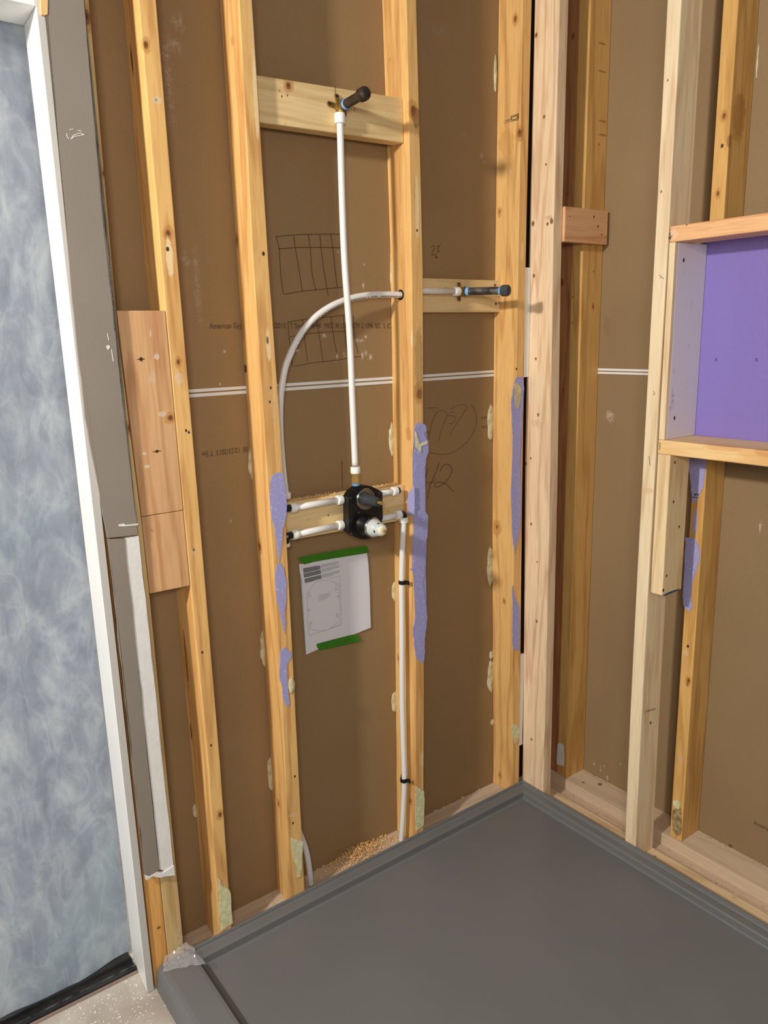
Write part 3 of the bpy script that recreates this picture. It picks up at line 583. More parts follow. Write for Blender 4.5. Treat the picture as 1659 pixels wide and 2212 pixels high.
# ---------------------------------------------------------------- grey painted drywall strip, jamb, shim
e1 = [on(u, v, 1, -0.0127) for u, v in ((181,0),(198,200),(222,480),(247,700),(250,740),(262,850),(278,990),(296,1130),(298,1155))]
def yy(p): return (p.x, -0.0127, p.z)
sd = empty('drywall_strip', (-1.245, -0.006, 0.235), 'narrow strip of taupe painted drywall between the white jamb and the open studs', 'drywall')
R_ = random.Random(4)
def edge_pts(a, b, n, amp):
    out = []
    for i in range(n+1):
        p = a.lerp(b, i/n); out.append(Vector((p.x + (R_.uniform(-amp, amp) if 0 < i < n else 0), p.y, p.z)))
    return out
left = [on(u, v, 1, -0.0127) for u, v in ((104,30),(154,620),(184,900),(233,1162))]
lft = []
for a, b in zip(left, left[1:]): lft += edge_pts(a, b, 10, 0.0009)
top = Vector((left[0].x, -0.0127, ZT)); topr = Vector((e1[0].x - 0.001, -0.0127, ZT))
rgt = []
for a, b in zip(e1, e1[1:]): rgt += edge_pts(a, b, 7, 0.0010)
up = slab('painted_face', [topr] + rgt + lft[::-1] + [top], (0,1,0), 0.0122, M_greyp, sd); tag(up, 'taupe painted drywall')
z_ct = on(266,1163,1,-0.0127).z
lowL = edge_pts(on(234,1165,1,-0.0127), on(314,1895,1,-0.0127), 22, 0.0011)
lowM = edge_pts(on(270,1163,1,-0.0127), on(345,1878,1,-0.0127), 16, 0.0014)
lowR = edge_pts(on(300,1158,1,-0.0127), on(377,1890,1,-0.0127), 18, 0.0012)
tag(slab('painted_face', lowL + lowM[::-1], (0,1,0), 0.0122, M_greyp, sd), 'taupe painted drywall')
tag(slab('bare_gypsum', [p + Vector((0, 0.0015, 0)) for p in lowM + lowR[::-1]], (0,1,0), 0.0105, M_gyp, sd), 'bare white gypsum where the paint paper is peeled off')
tag(slab('torn_edge', [on(u, v, 1, -0.0135) for u, v in ((312,1890),(325,1893),(340,1884),(352,1886),(376,1870),(378,1891),(358,1893),(346,1896),(330,1893),(316,1902))], (0,1,0), 0.004, M_gyp, sd), 'ragged white torn edge')
slab('torn_edge', [on(u, v, 1, -0.0135) for u, v in ((256,1133),(268,1131),(272,1134),(299,1131),(299,1134),(270,1137),(257,1137))], (0,1,0), 0.002, M_gyp, sd)
tag(strokes('paint_scuff', [[on(u, v, 1, -0.0128) for u, v in l] for l in (((153,301),(158,294),(165,290),(174,288),(182,291)),((155,300),(162,295),(172,293),(182,291)),((144,288),(146,296),(149,300)),((150,280),(158,279)),((168,281),(176,284)))], M_gyp, sd, 0.0007), 'white scuff in the taupe paint')
slab('paint_scuff', [on(u, v, 1, -0.0133) for u, v in ((229,748),(236,745),(238,751),(233,756))], (0,1,0), 0.001, M_gyp, sd)
strokes('scratch', [[on(u, v, 1, -0.0127) for u, v in ((232,720),(235,735))], [on(u, v, 1, -0.0127) for u, v in ((241,755),(245,781))]], M_gyp, sd, 0.0008, smooth=False)
# wall face above the door
hw = box('wall_door_header', (-3.2, -0.0127, 2.073), (left[0].x-0.003, 0.0, ZT), M_greyp, bevel=0); tag(hw, None, kind='structure')
box('header_board', (-3.2, 0.0, 2.085), (-1.2365-0.0005, YB, ZT), wood(TAN1, TAN2, axis=0), hw, bevel=0)
# door jamb
dj = bpy.data.objects.new('door_1', None); COL.objects.link(dj); dj.location = (-1.29, 0.05, FL_Z); tag(dj, None, kind='structure')
JB = 0.1156
hexa('jamb', [(-1.2954,-0.005,FL_Z+0.001),(-1.2757-0.003,-0.005,FL_Z+0.001),(-1.272-0.003,JB,FL_Z+0.001),(-1.2873,JB,FL_Z+0.001),(-1.2993,-0.005,2.07),(-1.2835,-0.005,2.07),(-1.277,JB,2.07),(-1.2923,JB,2.07)], M_white, (-1.29,0.05,FL_Z), dj, 0.002)
hexa('head_jamb', [(-3.2,-0.005,2.052),(-1.2995,-0.005,2.053),(-1.2925,JB,2.0585),(-3.2,JB,2.0575),(-3.2,-0.005,2.0715),(-1.2995,-0.005,2.0715),(-1.2925,JB,2.0715),(-3.2,JB,2.0715)], M_white, (-1.9,0.05,2.053), dj, 0.0015)
# the jamb's front edge, primed only
hexa('jamb_edge', [(-1.2950,-0.0062,FL_Z+0.002),(-1.2790,-0.0062,FL_Z+0.002),(-1.2790,-0.0052,FL_Z+0.002),(-1.2950,-0.0052,FL_Z+0.002),(-1.2988,-0.0062,2.069),(-1.2838,-0.0062,2.069),(-1.2838,-0.0052,2.069),(-1.2988,-0.0052,2.069)], M_white2, (-1.29,-0.006,FL_Z), dj, 0.0)
sh = slab('wood_shim', [on(u, v, 1, -0.014) for u, v in ((88,-12),(104,-12),(103,31),(97,33),(91,31),(89,28))], (0,1,0), 0.03, wood(S(226,188,128), S(190,146,88)), bevel=0.0006)
tag(sh, 'small wooden shim wedged at the top of the white door jamb', 'shim')
# plastic sheet hung in the doorway
bm = bmesh.new(); nx, nz = 150, 140; grid_ = []
x0, x1, zb0, zt0 = -3.0, -1.285, -0.0495, 2.09
for j in range(nz+1):
    row = []
    for i in range(nx+1):
        x = (x0 + (-1.75-x0)*i/30) if i < 30 else (-1.75 + (x1+1.75)*(i-30)/120); z = zb0 + (zt0-zb0)*j/nz
        y = JB + 0.012 + 0.012*math.sin(x*9+0.6*math.sin(z*3)) + 0.010*noise.noise(Vector((x*5, 0, z*2.2))) + 0.004*noise.noise(Vector((x*16, 3, z*8)))
        d = abs(x - (-1.485 + 0.055*(1.1 - z)))        # a long crease
        y -= 0.007*math.exp(-(d/0.0065)**2)
        d2 = abs(x - (-1.395 + 0.02*math.sin(z*7))); y -= 0.003*math.exp(-(d2/0.006)**2)*(0.5+0.5*math.sin(z*5))
        y = max(y, JB + 0.0082)
        if j == 0: z += 0.0025*math.sin(x*23)+0.0015*math.sin(x*51)
        row.append(bm.verts.new((x, y, z)))
    grid_.append(row)
for j in range(nz):
    for i in range(nx): bm.faces.new((grid_[j][i], grid_[j][i+1], grid_[j+1][i+1], grid_[j+1][i]))
ps = finish('plastic_sheet', bm, plastic_sheet(), (-2.1, JB+0.01, zb0), None, 0, True)
tag(ps, 'cloudy bluish plastic sheeting hanging in the doorway behind the white jamb', 'plastic sheet')
# threshold
M_track = plain('black_track', S(44, 44, 44), 0.4, 0.6, bump=0.2, bscale=90, col2=S(62, 61, 59), vscale=12)
M_alu = plain('worn_metal', S(128, 124, 118), 0.4, 0.8, col2=S(52, 50, 48), vscale=30)
def extr(name, prof_, x0, x1, mat, parent=None, bevel=0):
    """profile (y, z) swept along x"""
    bm = bmesh.new(); a = [bm.verts.new((x0, y, z)) for y, z in prof_]; b = [bm.verts.new((x1, y, z)) for y, z in prof_]; n = len(prof_)
    for k in range(n): bm.faces.new((a[k], a[(k+1)%n], b[(k+1)%n], b[k]))
    bm.faces.new(a); bm.faces.new(b)
    return finish(name, bm, mat, ((x0+x1)/2, prof_[0][0], prof_[0][1]), parent, bevel)
th = empty('door_threshold', (-2.2, 0.1, FL_Z), 'black metal threshold track under the plastic sheet', 'threshold')
extr('track', [(0.078,-0.0598),(0.078,-0.053),(0.084,-0.050),(0.090,-0.050),(0.092,-0.0555),(0.112,-0.0555),(0.114,-0.049),(0.120,-0.049),(0.122,-0.0555),(0.2,-0.0555),(0.2,-0.0598)], -3.2, -1.291, M_track, th)
tag(extr('ridge', [(0.0842,-0.0501),(0.0842,-0.0488),(0.0895,-0.0488),(0.0895,-0.0501)], -3.2, -1.291, M_alu, th), 'worn shiny ridge')
o = box('floor_strip', (-3.2, 0.069, FL_Z+0.0002), (-1.292, 0.0775, FL_Z+0.004), wood(S(150,130,116), S(116,98,86), axis=0), bevel=0.001); tag(o, 'thin brownish strip along the front of the black threshold', 'floor trim')

# ---------------------------------------------------------------- shower pan
M_pan = pan_mat()
pan = empty('shower_pan', (-0.6, -0.8, FL_Z), 'large dark grey shower pan set in the corner of the open walls', 'shower pan')
YE = -1.75
XI = -1.179
def loftL(name, pr, mat, closed=False):
    bm = bmesh.new(); rows = []
    for d, z in pr: rows.append([bm.verts.new(p) for p in ((XI, -d, z), (-d, -d, z), (-d, YE, z))])
    for r, s in zip(rows, rows[1:]):
        for k in range(2): bm.faces.new((r[k], r[k+1], s[k+1], s[k]))
    return finish(name, bm, mat, (-0.6, -0.01, -0.04), pan)
fg = loftL('wall_flange', [(0.0008,-0.0595),(0.0008,-0.001),(0.0014,0.0),(0.006,0.0),(0.0072,-0.001),(0.0085,-0.0075),(0.011,-0.010),(0.030,-0.0115),(0.0335,-0.0125),(0.0355,-0.0150),(0.0365,-0.0320),(0.0385,-0.0350),(0.042,-0.036)], M_pan)
bm = bmesh.new(); n = 14; rows = []
for j in range(n+1):
    rows.append([bm.verts.new((XI + (-0.042 - XI)*i/n, -0.042 + (YE+0.042)*j/n, -0.036 - 0.010*math.sin(math.pi*i/n)*math.sin(math.pi*min(1, j/n)))) for i in range(n+1)])
for j in range(n):
    for i in range(n): bm.faces.new((rows[j][i], rows[j][i+1], rows[j+1][i+1], rows[j+1][i]))
finish('pan_floor', bm, M_pan, (-0.6, -0.8, -0.04), pan, 0, True)
cp = [(-1.2735,-0.0595),(-1.2725,-0.045),(-1.2700,-0.018),(-1.2655,-0.006),(-1.2590,-0.0005),(-1.2500,0.0015),(-1.1900,0.0025),(-1.1815,0.0012),(-1.1790,-0.003),(-1.1780,-0.034),(-1.1720,-0.0375),(-1.1720,-0.0595)]
bm = bmesh.new()
ys = [-0.0015, -0.006, -0.02, YE]; rr = []
for j, y in enumerate(ys):
    sh_ = (0.006, 0.002, 0, 0)[j]
    rr.append([bm.verts.new((x + (0.4*sh_ if x < -1.25 else 0), y, z - (sh_ if z > -0.03 else 0))) for x, z in cp])
for a, b in zip(rr, rr[1:]):
    for k in range(len(cp)): bm.faces.new((a[k], a[(k+1)%len(cp)], b[(k+1)%len(cp)], b[k]))
bm.faces.new(rr[0]); bm.faces.new(rr[-1])
cb = finish('curb', bm, M_pan, (-1.225, -0.9, FL_Z), pan, 0, False)
# dark joint between curb and pan floor
# clear protective film crumpled over the curb end
bm = bmesh.new(); n = 16; rows = []
F0, F1, F2, F3 = Vector((-1.262,-0.035,0.004)), Vector((-1.172,-0.078,0.006)), Vector((-1.186,-0.003,0.022)), Vector((-1.246,-0.003,0.010))
for j in range(n+1):
    row = []
    for i in range(n+1):
        a, b = i/n, j/n; p = F0.lerp(F1, a).lerp(F3.lerp(F2, a), b)
        p = p + Vector((0, 0, 0.009*abs(noise.noise(Vector((a*4, b*4, 1)))) + 0.005*abs(noise.noise(Vector((a*9, b*9, 5)))))) + Vector((0.006*noise.noise(Vector((a*5, b*5, 9))), min(0, 0.006*noise.noise(Vector((a*5, b*5, 12)))), 0))
        row.append(bm.verts.new(p))
    rows.append(row)
for j in range(n):
    for i in range(n): bm.faces.new((rows[j][i], rows[j][i+1], rows[j+1][i+1], rows[j+1][i]))
o = finish('protective_film', bm, film_mat(), (-1.21, -0.04, 0.003), None, 0, False)
tag(o, 'crumpled clear plastic film on the end of the grey pan curb', 'plastic film')

# ---------------------------------------------------------------- right wall, new framing
PL1, PL2 = PALE1, PALE2
loc = (0.0445, -0.8, -0.083)
o = box('new_bottom_plate', (0.0012, -1.9, -0.083), (0.0888, 0.0, -0.045), wood(S(226,200,160), S(196,160,118), axis=1, loc=loc, spots=spot(1586,1938,2,-0.045,0.007,0.006,S(110,96,84),0.7,1.2)+spot(1415,1850,2,-0.045,0.005,0.004,KD,0.5,1.0)), loc=loc)
tag(o, 'fresh pale bottom plate running beside the shower pan under the niche', 'plate')
zE = -0.045
loc = (0.019, -0.045, zE)
spE = []
for u, v, r in ((1158,76,0.005),(1175,252,0.004),(1179,355,0.003),(1151,483,0.006),(1182,484,0.004),(1191,478,0.006),(1153,596,0.0045),(1157,775,0.0035),(1162,896,0.004),(1136,1002,0.004),(1146,990,0.003),(1147,1132,0.004),(1160,1214,0.003),(1159,1342,0.004),(1148,1597,0.004),(1210,70,0.005)): spE += knot(u, v, 0, 0, r*1.35, False, 1.3)
spE += spot(1160,916,0,0,0.03,0.016,S(196,146,86),0.7,1.2) + spot(1185,470,0,0,0.012,0.006,HALO,0.4,1.0)
eL_ = prof([(1154,0),(1141.5,560),(1133,1000),(1129,1600)], 0, 0); eR_ = prof([(1208,0),(1193,560),(1187,1060),(1175,1600)], 0, 0)
bm = bmesh.new(); rings = []
for i in range(13):
    z = zE + (ZT-zE)*i/12; a0, a1 = eL_(z), eR_(z)
    rings.append([bm.verts.new(p) for p in ((0.0008, a0, z), (0.0008, a1, z), (0.038, a1, z), (0.038, a0, z))])
for r, s in zip(rings, rings[1:]):
    for k in range(4): bm.faces.new((r[k], r[(k+1)%4], s[(k+1)%4], s[k]))
bm.faces.new(rings[0]); bm.faces.new(rings[-1])
o = finish('corner_stud', bm, wood(S(240,212,174), S(206,166,126), loc=loc, spots=spE, ring=6, contrast=1.2), loc, None, 0.003)
tag(o, 'pale knotty new stud standing flat at the inside corner', 'stud', 'new framing of the right wall')
# niche side stud
xe = prof([(1440,0),(1413,500),(1387,1000),(1357,1600),(1349,1812)], 0, 0); xf = prof([(1472,0),(1447,480),(1398,1300),(1383,1600),(1373,1827)], 0, 0)
bm = bmesh.new(); rings = []
for i in range(13):
    z = zE + (ZT-zE)*i/12; a = (xe(z)+xf(z))/2; a0, a1 = a+0.0185, a-0.0185
    rings.append([bm.verts.new(p) for p in ((0.0008, a0, z), (0.0008, a1, z), (0.0888, a1, z), (0.0888, a0, z))])
for r, s in zip(rings, rings[1:]):
    for k in range(4): bm.faces.new((r[k], r[(k+1)%4], s[(k+1)%4], s[k]))
bm.faces.new(rings[0]); bm.faces.new(rings[-1])
yF = (xe(0.5)+xf(0.5))/2-0.0185
loc = (0.045, yF+0.0185, zE)
spF = hole(1405,1561,1,yF,0.004) + spot(1395,1560,1,yF,0.003,0.003,KN,0.3,0.5) + knot(1428,414,0,0,0.003,False) + knot(1442,173,0,0,0.003,False) + spot(1400,1060,0,0,0.02,0.008,S(214,176,128),0.5,1.0)
nst = finish('niche_stud', bm, wood(S(240,220,182), S(208,172,130), loc=loc, spots=spF, contrast=0.9), loc, None, 0.003)
tag(nst, 'tall pale new stud forming the left side of the purple niche', 'stud', 'new framing of the right wall')
for l in (((1424,594),(1430,599),(1425,601)),((1431,600),(1434,602)),((1411,845),(1415,851),(1410,853)),((1404,1005),(1402,985))):
    tag(strokes('pencil_mark', [[on(u, v, 0, 0.0002) for u, v in l]], M_inkb, nst, 0.0006, smooth=False), 'small pencil mark')
yS = xf(0.35)-0.0006
tag(text('OVERHEAD', on(1394,1539,1,yS), on(1416,1533,1,yS), (0,0,1), (0,-1,0), 0.006, M_inkb, nst, 'ink_stamp'), 'small ink stamp')
# niche boards
YR = -0.90
yL = -0.4445
loc = (0.045, -0.66, 1.667)
spT = knot(1483,486,0,0,0.004,False,0.7) + spot(1455,505,0,0,0.012,0.012,S(240,200,176),0.5,1.0)
nt = box('niche_header', (0.0006, YR, 1.6672), (0.0895, yL+0.0, 1.7045), wood(S(236,186,134), S(206,140,88), axis=1, loc=loc, spots=spT), loc=loc, bevel=0.0025)
tag(nt, 'orange-pink board forming the top of the purple niche, with a pencil arrow', 'board', 'niche boards')
strokes('pencil_arrow', [[on(u, v, 0, 0.0) for u, v in l] for l in (((1447,502),(1448,517)),((1444,512),(1447,517),(1452,508)))], M_inkb, nt, 0.0008, smooth=False)
loc = (0.07, -0.66, 1.15)
spT = spot(1655,978,0,0,0.03,0.012,S(190,110,50),0.4,1.0) + spot(1560,968,0,0,0.05,0.008,S(214,150,90),0.4,1.0)
ns = box('niche_sill', (0.0004, YR, 1.1505), (0.1375, yL+0.0, 1.1870), wood(S(240,204,144), S(214,158,94), axis=1, loc=loc, spots=spT), loc=loc, bevel=0.0025)
tag(ns, 'golden board forming the bottom sill of the purple niche', 'board', 'niche boards')
strokes('pencil_mark', [[on(u, v, 0, 0.0) for u, v in l] for l in (((1422,958),(1427,956),(1424,964)),((1427,962),(1424,972)))], M_inkb, ns, 0.0007, smooth=False)
# packing strip beside the niche stud between the boards
loc = (0.045, -0.452, 1.188)
o = box('packing_strip', (0.0008, -0.4610, 1.1875), (0.0135, yL-0.0005, 1.6667), wood(S(238,216,174), S(214,178,132), loc=loc), loc=loc, bevel=0.001); tag(o, 'narrow pale strip between the niche stud and the grey side panel', 'board')
# cripple under the sill
zc0 = 0.775
loc = (0.045, -0.463, zc0)
yJ = -0.4815
spJ = []
for u, v in ((1458,999),(1455,1084),(1467,1138),(1440,1244)): spJ += hole(u, v, 1, yJ, 0.0035)
spJ += hole(1433,1275,1,yJ,0.004)
jk = box('cripple_stud', (0.0008, yJ, zc0), (0.0888, yL-0.0008, 1.150), wood(S(240,214,168), S(206,170,122), loc=loc, spots=spJ), loc=loc, bevel=0.002)
tag(jk, 'short pale cripple stud under the niche sill with a blue-marked lower end', 'stud', 'new framing of the right wall')
M_blue = plain('blue_ink', S(34, 74, 116), 0.6)
tag(slab('blue_mark', [on(u, v, 1, yJ-0.0002) for u, v in ((1431,1286),(1445,1279),(1456,1275),(1468,1272),(1463,1276),(1448,1282),(1436,1287))], (0,-1,0), 0.0005, M_blue, jk), 'smear of blue ink')
# niche interior
zN0, zN1 = 1.1876, 1.6668
loc = (0.07, -0.462, zN0)
spN = hole(1477,562,1,-0.4612,0.0045) + hole(1457,903,1,-0.4612,0.0045)
for u, v, a, b in ((1453,860,0.008,0.03),(1448,880,0.005,0.02),(1442,905,0.003,0.012),(1483,830,0.001,0.03),(1494,660,0.0012,0.03),(1487,750,0.001,0.012),(1477,590,0.001,0.02),(1456,800,0.004,0.008)):
    spN += spot(u, v, 1, -0.4612, a, b, S(112,100,102), 0.7, 1.6)
def paint_spots(name, c, loc, spots, rough=0.6):
    mt, N, L, B = new_mat(name); B.inputs['Roughness'].default_value = rough; B.inputs['Specular IOR Level'].default_value = 0.3
    tc = N.new('ShaderNodeTexCoord'); rgb = N.new('ShaderNodeRGB'); rgb.outputs[0].default_value = c
    L.new(add_spots(N, L, tc, rgb.outputs[0], spots, loc), B.inputs['Base Color']); return mt
o = box('niche_side_panel', (0.0140, -0.4612, zN0), (0.1375, -0.4490, zN1), paint_spots('lavender_grey_board', S(224,216,218), loc, spN), loc=loc, bevel=0.0005)
tag(o, 'lavender-grey drywall lining the left side of the niche', 'drywall')
pp = box('niche_back_panel', (0.139, YR, zN0-0.04), (0.1472, -0.4500, zN1+0.05), purple_panel(), bevel=0)
tag(pp, 'glossy purple drywall at the back of the niche', 'drywall')
for u in (1547, 1634):
    strokes('pencil_cross', [[on(u-3, 773, 0, 0.1388), on(u+3, 781, 0, 0.1388)], [on(u+3, 773, 0, 0.1388), on(u-3, 781, 0, 0.1388)]], M_inkb, pp, 0.0006, smooth=False)

# ---------------------------------------------------------------- right wall, old framing
ZP = -0.022
loc = (0.19, -0.8, -0.06)
ob = empty('old_bottom_plate', (0.19, -0.9, -0.06), 'dusty old bottom plate below the brown drywall behind the new framing', 'plate')
M_op = wood(S(212,188,158), S(176,148,118), axis=1, loc=loc, contrast=0.5, rough=0.8, spots=spot(1296,1694,2,ZP,0.009,0.004,KD,0.7,0.6)+spot(1260,1690,2,ZP,0.006,0.004,KD,0.6,0.8))
box('plate', (0.1385, -1.9, -0.075), (XB-0.0005, 0.08, ZP), M_op, ob, loc=loc)
o = box('edge_board', (0.0895, -1.9, -0.085), (0.1380, 0.0, FL_Z+0.002), wood(S(206,182,156), S(170,134,100), axis=1, contrast=0.7, rough=0.8)); tag(o, 'dusty strip of subfloor between the new and the old bottom plates', 'board')
# studs
def old_stud(name, y1, z0, z1, label, spots, x0=XO, x1=XB-0.0005, w=0.0385, cols=(S(222,176,104), S(182,130,66)), lean=0.0, grp='old studs of the right wall'):
    loc = ((x0+x1)/2, y1+w/2, z0)
    bm = bmesh.new(); n = 8; rings = []
    for i in range(n+1):
        z = z0 + (z1-z0)*i/n; dy = lean*(z-z0)
        rings.append([bm.verts.new(p) for p in ((x0, y1+w+dy, z), (x0, y1+dy, z), (x1, y1+dy, z), (x1, y1+w+dy, z))])
    for r, s in zip(rings, rings[1:]):
        for k in range(4): bm.faces.new((r[k], r[(k+1)%4], s[(k+1)%4], s[k]))
    bm.faces.new(rings[0]); bm.faces.new(rings[-1])
    o = finish(name, bm, wood(*cols, loc=loc, spots=spots), loc, None, 0.002); tag(o, label, 'stud', grp); return o
# H : stud behind the niche
h0 = on(1500,1400,0,XO); h1 = on(1594,20,0,XO)
lean = (h1.y-h0.y)/(h1.z-h0.z); yH0 = h0.y - lean*(h0.z - ZP)
spH = knot(1564,250,0,XO,0.006) + hole(1560,315,0,XO,0.004) + knot(1551,418,0,XO,0.005) + hole(1486,1396,0,XO,0.004) + knot(1485,1478,0,XO,0.004) + knot(1487,1470,0,XO,0.006) + spot(1481,1410,0,XO,0.01,0.008,SMUDGE,0.4,1.0) \
    + spot(1470,1640,0,XO,0.008,0.012,S(200,176,150),0.6,0.6) + spot(1602,250,1,-0.50,0.03,0.06,S(150,96,40),0.5,0.8) + spot(1580,305,1,-0.50,0.012,0.02,KN,0.6,0.8) + spot(1596,270,1,-0.50,0.02,0.05,HALO,0.4,1.0)
H = old_stud('wall_stud', yH0, ZP+0.0004, ZT, 'old golden stud behind the niche, with torn purple paper on its face', spH, lean=lean)
zh = lambda l: [(1380 + x/5.029, 900 + y/5.029) for x, y in l]
for i, l in enumerate(([(540,440),(725,450),(732,560),(705,650),(700,770),(645,880),(620,935),(580,930),(575,830),(555,640),(540,540)], [(620,975),(635,1060),(630,1200),(605,1295),(590,1270),(595,1100)],
        [(512,1310),(610,1320),(655,1420),(660,1540),(630,1670),(590,1730),(570,1840),(560,1980),(585,2060),(560,2110),(510,2090),(485,2040),(480,1950),(505,1800),(500,1500)])):
    hang_rag(H, zh(l), 0, XO-0.0003, (-1,0,0), 30+i, 'rough purple paper scrap')
strokes('pencil_mark', [[on(u, v, 0, XO-0.0018) for u, v in l] for l in (((1495,1074),(1509,1075)),((1500,1066),(1505,1070)),((1505,1065),(1500,1071)),((1506,1069),(1509,1066),(1508,1071)))], M_inkb, H, 0.001, smooth=False)
hang_rag(H, [(1455,1729),(1464,1728),(1470,1738),(1468,1747),(1460,1745),(1455,1738)], 0, XO-0.0003, (-1,0,0), 40, 'blob of pale glue', M_ygyp, 0.003, 'board_scrap')
hang_rag(H, [(1454,1750),(1460,1745),(1471,1746),(1473,1790),(1470,1802),(1462,1805),(1455,1798),(1453,1775)], 0, XO-0.0003, (-1,0,0), 41, 'smear of dark dried glue', plain('old_glue', S(120, 98, 66), 0.25, col2=S(176, 156, 110), vscale=70), 0.002, 'glue_smear')
blob(H, 1536, 1265, 3, 24, 0, XB-0.001); blob(H, 1637, 130, 2, 40, 0, XB-0.001)
# corner studs behind the new corner stud
spG = []
for v in (95, 155, 262, 292): spG += spot(1300, v, 1, -0.06, 0.02, 0.003, S(130,86,30), 0.6, 0.6)
spG += hole(1281,587,1,-0.06,0.003) + hole(1293,312,1,-0.06,0.003) + spot(1293,120,1,-0.06,0.0012,0.25,S(110,70,26),0.6,0.2) + hole(1237,642,0,XO,0.002) + hole(1236,697,0,XO,0.002) + knot(1280,662,1,-0.06,0.005)
G = old_stud('wall_stud', -0.062, ZP+0.0004, ZT, 'old golden stud right of the dark corner stud, behind the new one', spG, w=0.040)
sp2 = knot(1213,610,0,XO,0.010,False) + knot(1237,78,0,XO,0.008,False) + knot(1224,420,0,XO,0.005,False) + knot(1216,842,0,XO,0.005,False)
G2 = old_stud('wall_stud', -0.020, ZP+0.0004, ZT, 'dark reddish old stud deep in the corner beside the golden one', sp2, w=0.042, x0=XO+0.002, cols=(S(178,122,76), S(134,84,46)))
hang_rag(G, [(1205,1607),(1209,1604),(1217,1609),(1219,1640),(1217,1655),(1203,1650),(1204,1625)], 0, XO-0.0003, (-1,0,0), 42, 'grey-white plaster patch at the foot', M_gyp, 0.001, 'gypsum_residue')
# block nailed across the corner studs
loc = (0.13, -0.0745, 1.709)
spb = hole(1292,489,1,-0.085,0.003) + hole(1283,468,1,-0.085,0.003) + hole(1300,507,1,-0.085,0.0025) + hole(1231,468,1,-0.085,0.0016)
o = box('cross_block', (0.0390, -0.0850, 1.709), (0.2275, -0.0640, 1.8025), wood(S(226,178,130), S(196,138,92), axis=0, loc=loc, spots=spb), loc=loc, bevel=0.0015)
tag(o, 'short pinkish block nailed flat to the side of the old corner stud', 'board')
# slot between the corner studs: black sheet painted as its shade, with white board slivers
cs = empty('corner_filler', (-0.008, 0.03, -0.033), 'white drywall slivers and painted black shade in the slot between the two corner studs', 'drywall')
xa, xb_ = -0.0185, 0.0008
box('slot_shade', (-0.016, 0.055, -0.033), (0.09, 0.06, ZT), M_dark, cs, 0)
for v0, v1, mt in ((578, 815, M_seam), (1408, 1607, M_seam)):
    za, zb2 = on(1140, v0, 1, 0.006).z, on(1128, v1, 1, 0.006).z
    box('white_sliver', (GD(1.2)+0.0012 if v0 < 1000 else GD(0.3)+0.0012, 0.004, zb2), (-0.0005, 0.012, za), mt, cs, 0)

# ---------------------------------------------------------------- blocks between studs
def hblock(name, yf, th, zl0, zl1, zr0, zr1, xl, xr, label, spots, cols=(BLK1, BLK2)):
    loc = ((xl+xr)/2, yf+th/2, min(zl0, zr0))
    pts = [(xl,yf,zl0),(xr,yf,zr0),(xr,yf+th,zr0),(xl,yf+th,zl0),(xl,yf,zl1),(xr,yf,zr1),(xr,yf+th,zr1),(xl,yf+th,zl1)]
    o = hexa(name, pts, wood(*cols, axis=0, loc=loc, spots=spots, contrast=0.8), loc, None, 0.0025); tag(o, label, 'board', 'blocking between the left-wall studs'); return o
Y1 = 0.020
sp = knot(623,185,1,Y1,0.008,True,1.2) + knot(604,196,1,Y1,0.002,False) + knot(609,208,1,Y1,0.0025,False) + knot(621,206,1,Y1,0.0025,False) + spot(766,235,1,Y1,0.002,0.009,S(190,130,60),0.7,0.6) + spot(617,268,1,Y1,0.004,0.002,S(200,140,80),0.6,0.6)
b1 = hblock('blocking_board', Y1, 0.038, 1.925, 2.019, 1.9298, 2.0315, GB(1.97)+0.0008, FC(1.98)-0.0008, 'pale block between studs high on the wall, carrying the shower arm stub', sp)
strokes('pencil_mark', [[on(724,187,1,Y1-0.0003), on(724,207,1,Y1-0.0003)]], M_inkb, b1, 0.0005, smooth=False)
Y2 = 0.066
sp = knot(963,622,1,Y2,0.002,False) + spot(1078,655,1,Y2,0.004,0.004,KD,0.6,0.6)
b2 = hblock('blocking_board', Y2, 0.0215, 1.5225, 1.6125, 1.5225, 1.6125, GC(1.57)+0.0008, FD(1.57)-0.0008, 'pale block between the two right studs, carrying the tub spout stub', sp)
Y3 = 0.038
sp = hole(709,1113,1,Y3,0.002) + spot(668,1121,1,Y3,0.012,0.003,S(190,160,80),0.5,1.2) + spot(642,1140,1,Y3,0.008,0.002,S(184,150,70),0.5,1.2) + spot(845,1080,1,Y3,0.02,0.004,S(180,146,70),0.5,1.4) + spot(838,1104,1,Y3,0.012,0.005,S(180,140,60),0.5,1.4)
b3 = hblock('blocking_board', Y3, 0.038, 0.970, 1.0665, 0.963, 1.063, GB(1.0)+0.0008, FC(1.0)-0.0008, 'pale block between studs behind the black shower valve', sp)
for o_, u, v in ((b2, 1069, 616), (b2, 1071, 656)):
    y_ = Y2; c = on(u, v, 1, y_); tag(lathe('screw', [(0,0.0038),(0.0006,0.0042),(0.0012,0.003),(0.0006,0.0012)], (c.x, y_-0.0001, c.z), (0,-1,0), M_screw, o_, 12), 'dark screw head')

